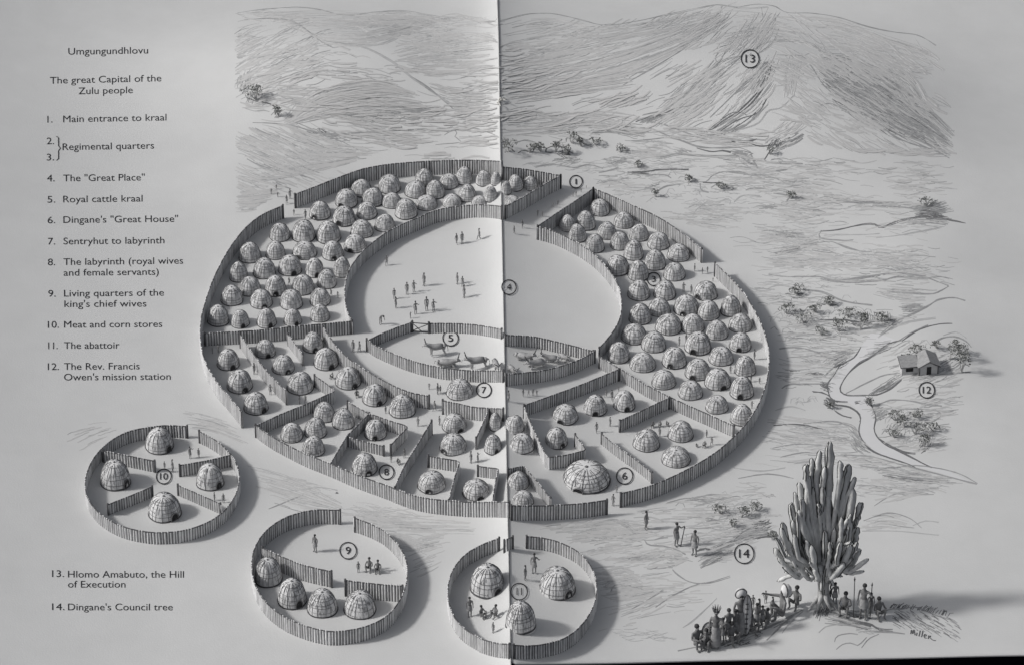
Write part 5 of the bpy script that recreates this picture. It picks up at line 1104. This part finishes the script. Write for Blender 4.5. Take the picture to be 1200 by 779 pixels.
for area, L in STROKES.items():
    Q, info = [], []
    for P, tone, w, taper, sm in L:
        P = catmull(P, 5) if len(P) > 2 and sm else P; P = resample(P, 5.0)
        P = P[(P[:, 1] > 1)]
        if P[0, 0] < 420 and P[:, 1].max() < 300: P = P[P[:, 0] > 275 + .6 * math.sin(P[0, 1])]
        P = P + np.stack([np.zeros(len(P)), np.cumsum([rs.uniform(-.22, .22) for _ in range(len(P))])], 1)
        if len(P) < 2: continue
        info.append((len(P), tone, w)); Q.append(P)
    W = at(np.concatenate(Q)); m = MB(); o = 0; vs, fs, mi = [], [], []
    for n, tone, w in info:
        p = W[o:o + n]; o += n; wd = w / 12 * .5; b = len(vs)
        if np.max(np.linalg.norm(np.diff(p, axis=0), axis=1)) > 6: continue
        for i in range(n):
            t = p[min(i + 1, n - 1)] - p[max(i - 1, 0)]; t = t[:2] / (np.linalg.norm(t[:2]) + 1e-9); nn = np.array([-t[1], t[0]])
            k = wd * (.35 + .65 * math.sin(math.pi * min(1, max(0, (i + .6) / (n + .2)))) ** .5)
            nn = nn * k * (1 + .6 * abs(t[0]))          # strokes are broader where they run across the slope
            vs += [(p[i][0] + nn[0], p[i][1] + nn[1], p[i][2] - .004), (p[i][0], p[i][1], p[i][2] + .016 + .08 * k), (p[i][0] - nn[0], p[i][1] - nn[1], p[i][2] - .004)]
        for i in range(n - 1):
            a = b + 3 * i; fs += [(a, a + 3, a + 4, a + 1), (a + 1, a + 4, a + 5, a + 2)]; mi += [tone, tone]
    me = bpy.data.meshes.new(NAMES[area]); me.from_pydata(vs, [], fs)
    for k in ('g0', 'g1', 'g2', 'gs'): me.materials.append(M[k])
    me.polygons.foreach_set('material_index', mi); me.update()
    tag(link(NAMES[area], me), LABS[area], 'grass', kind='stuff')
# the stream as a pale sheet between its banks
Lb = catmull([(1022, 388), (1009, 406), (1000, 419), (985, 427), (978, 438), (970, 450), (971, 460), (977, 468), (992, 471), (1003, 478), (1008, 490), (1007, 505), (1012, 517), (1022, 528), (1042, 536), (1066, 544), (1100, 553), (1140, 566)], 5)
Rb = catmull([(1050, 398), (1038, 405), (1022, 417), (1007, 426), (994, 438), (986, 450), (985, 458), (994, 462), (1014, 464), (1020, 472), (1025, 488), (1024, 502), (1029, 513), (1040, 522), (1057, 530), (1075, 539), (1105, 549), (1142, 566)], 5)
a = at(sample(Lb, np.linspace(0, 1, 70)), .004); b = at(sample(Rb, np.linspace(0, 1, 70)), .004)
m = MB(); m.add(np.concatenate([a, b]), [(i, 70 + i, 71 + i, i + 1) for i in range(69)]); tag(m.build('stream', M['stream']), kind='structure')

# ------------------------------------------------------------------ light, sky, camera
sun = bpy.data.lights.new('sun', 'SUN'); sun.energy = SUN_E; sun.angle = math.radians(SUN_A); sun.color = (1.0, .985, .96)
so = bpy.data.objects.new('sun', sun); COL.objects.link(so)
el = math.radians(SUN_EL); hx, hy = SUN_DIR; hl = math.hypot(hx, hy); hx /= hl; hy /= hl
d = Vector((hx * math.cos(el), hy * math.cos(el), -math.sin(el))); so.rotation_euler = d.to_track_quat('-Z', 'Y').to_euler(); so.location = (-40, 20, 80)
wd = bpy.data.worlds.new('World'); SC.world = wd; wd.use_nodes = True; nt = wd.node_tree
sk = nt.nodes.new('ShaderNodeTexSky'); sk.sky_type = 'NISHITA'; sk.sun_disc = False; sk.sun_elevation = el; sk.sun_rotation = math.atan2(-hx, -hy) % (2 * math.pi); sk.dust_density = 3.0; sk.air_density = .8
hs_ = nt.nodes.new('ShaderNodeHueSaturation'); hs_.inputs['Saturation'].default_value = .25; nt.links.new(sk.outputs[0], hs_.inputs['Color']); nt.links.new(hs_.outputs[0], nt.nodes['Background'].inputs[0]); nt.nodes['Background'].inputs[1].default_value = SKY
cam = bpy.data.cameras.new('camera'); co = bpy.data.objects.new('camera', cam); COL.objects.link(co); co.location = CAM
co.rotation_euler = (math.radians(90) - TH, 0, 0); cam.sensor_width = 36; cam.lens = 36 * FPX / 1200; cam.clip_start = 1; cam.clip_end = 6000; SC.camera = co
SC.render.resolution_x, SC.render.resolution_y = 1024, 664
SC.view_settings.view_transform = 'Standard'; SC.view_settings.look = 'None'; SC.view_settings.gamma = 1; SC.view_settings.exposure = EXPO; SC.view_settings.use_curve_mapping = False
SC.cycles.max_bounces = 4; SC.cycles.diffuse_bounces = 3
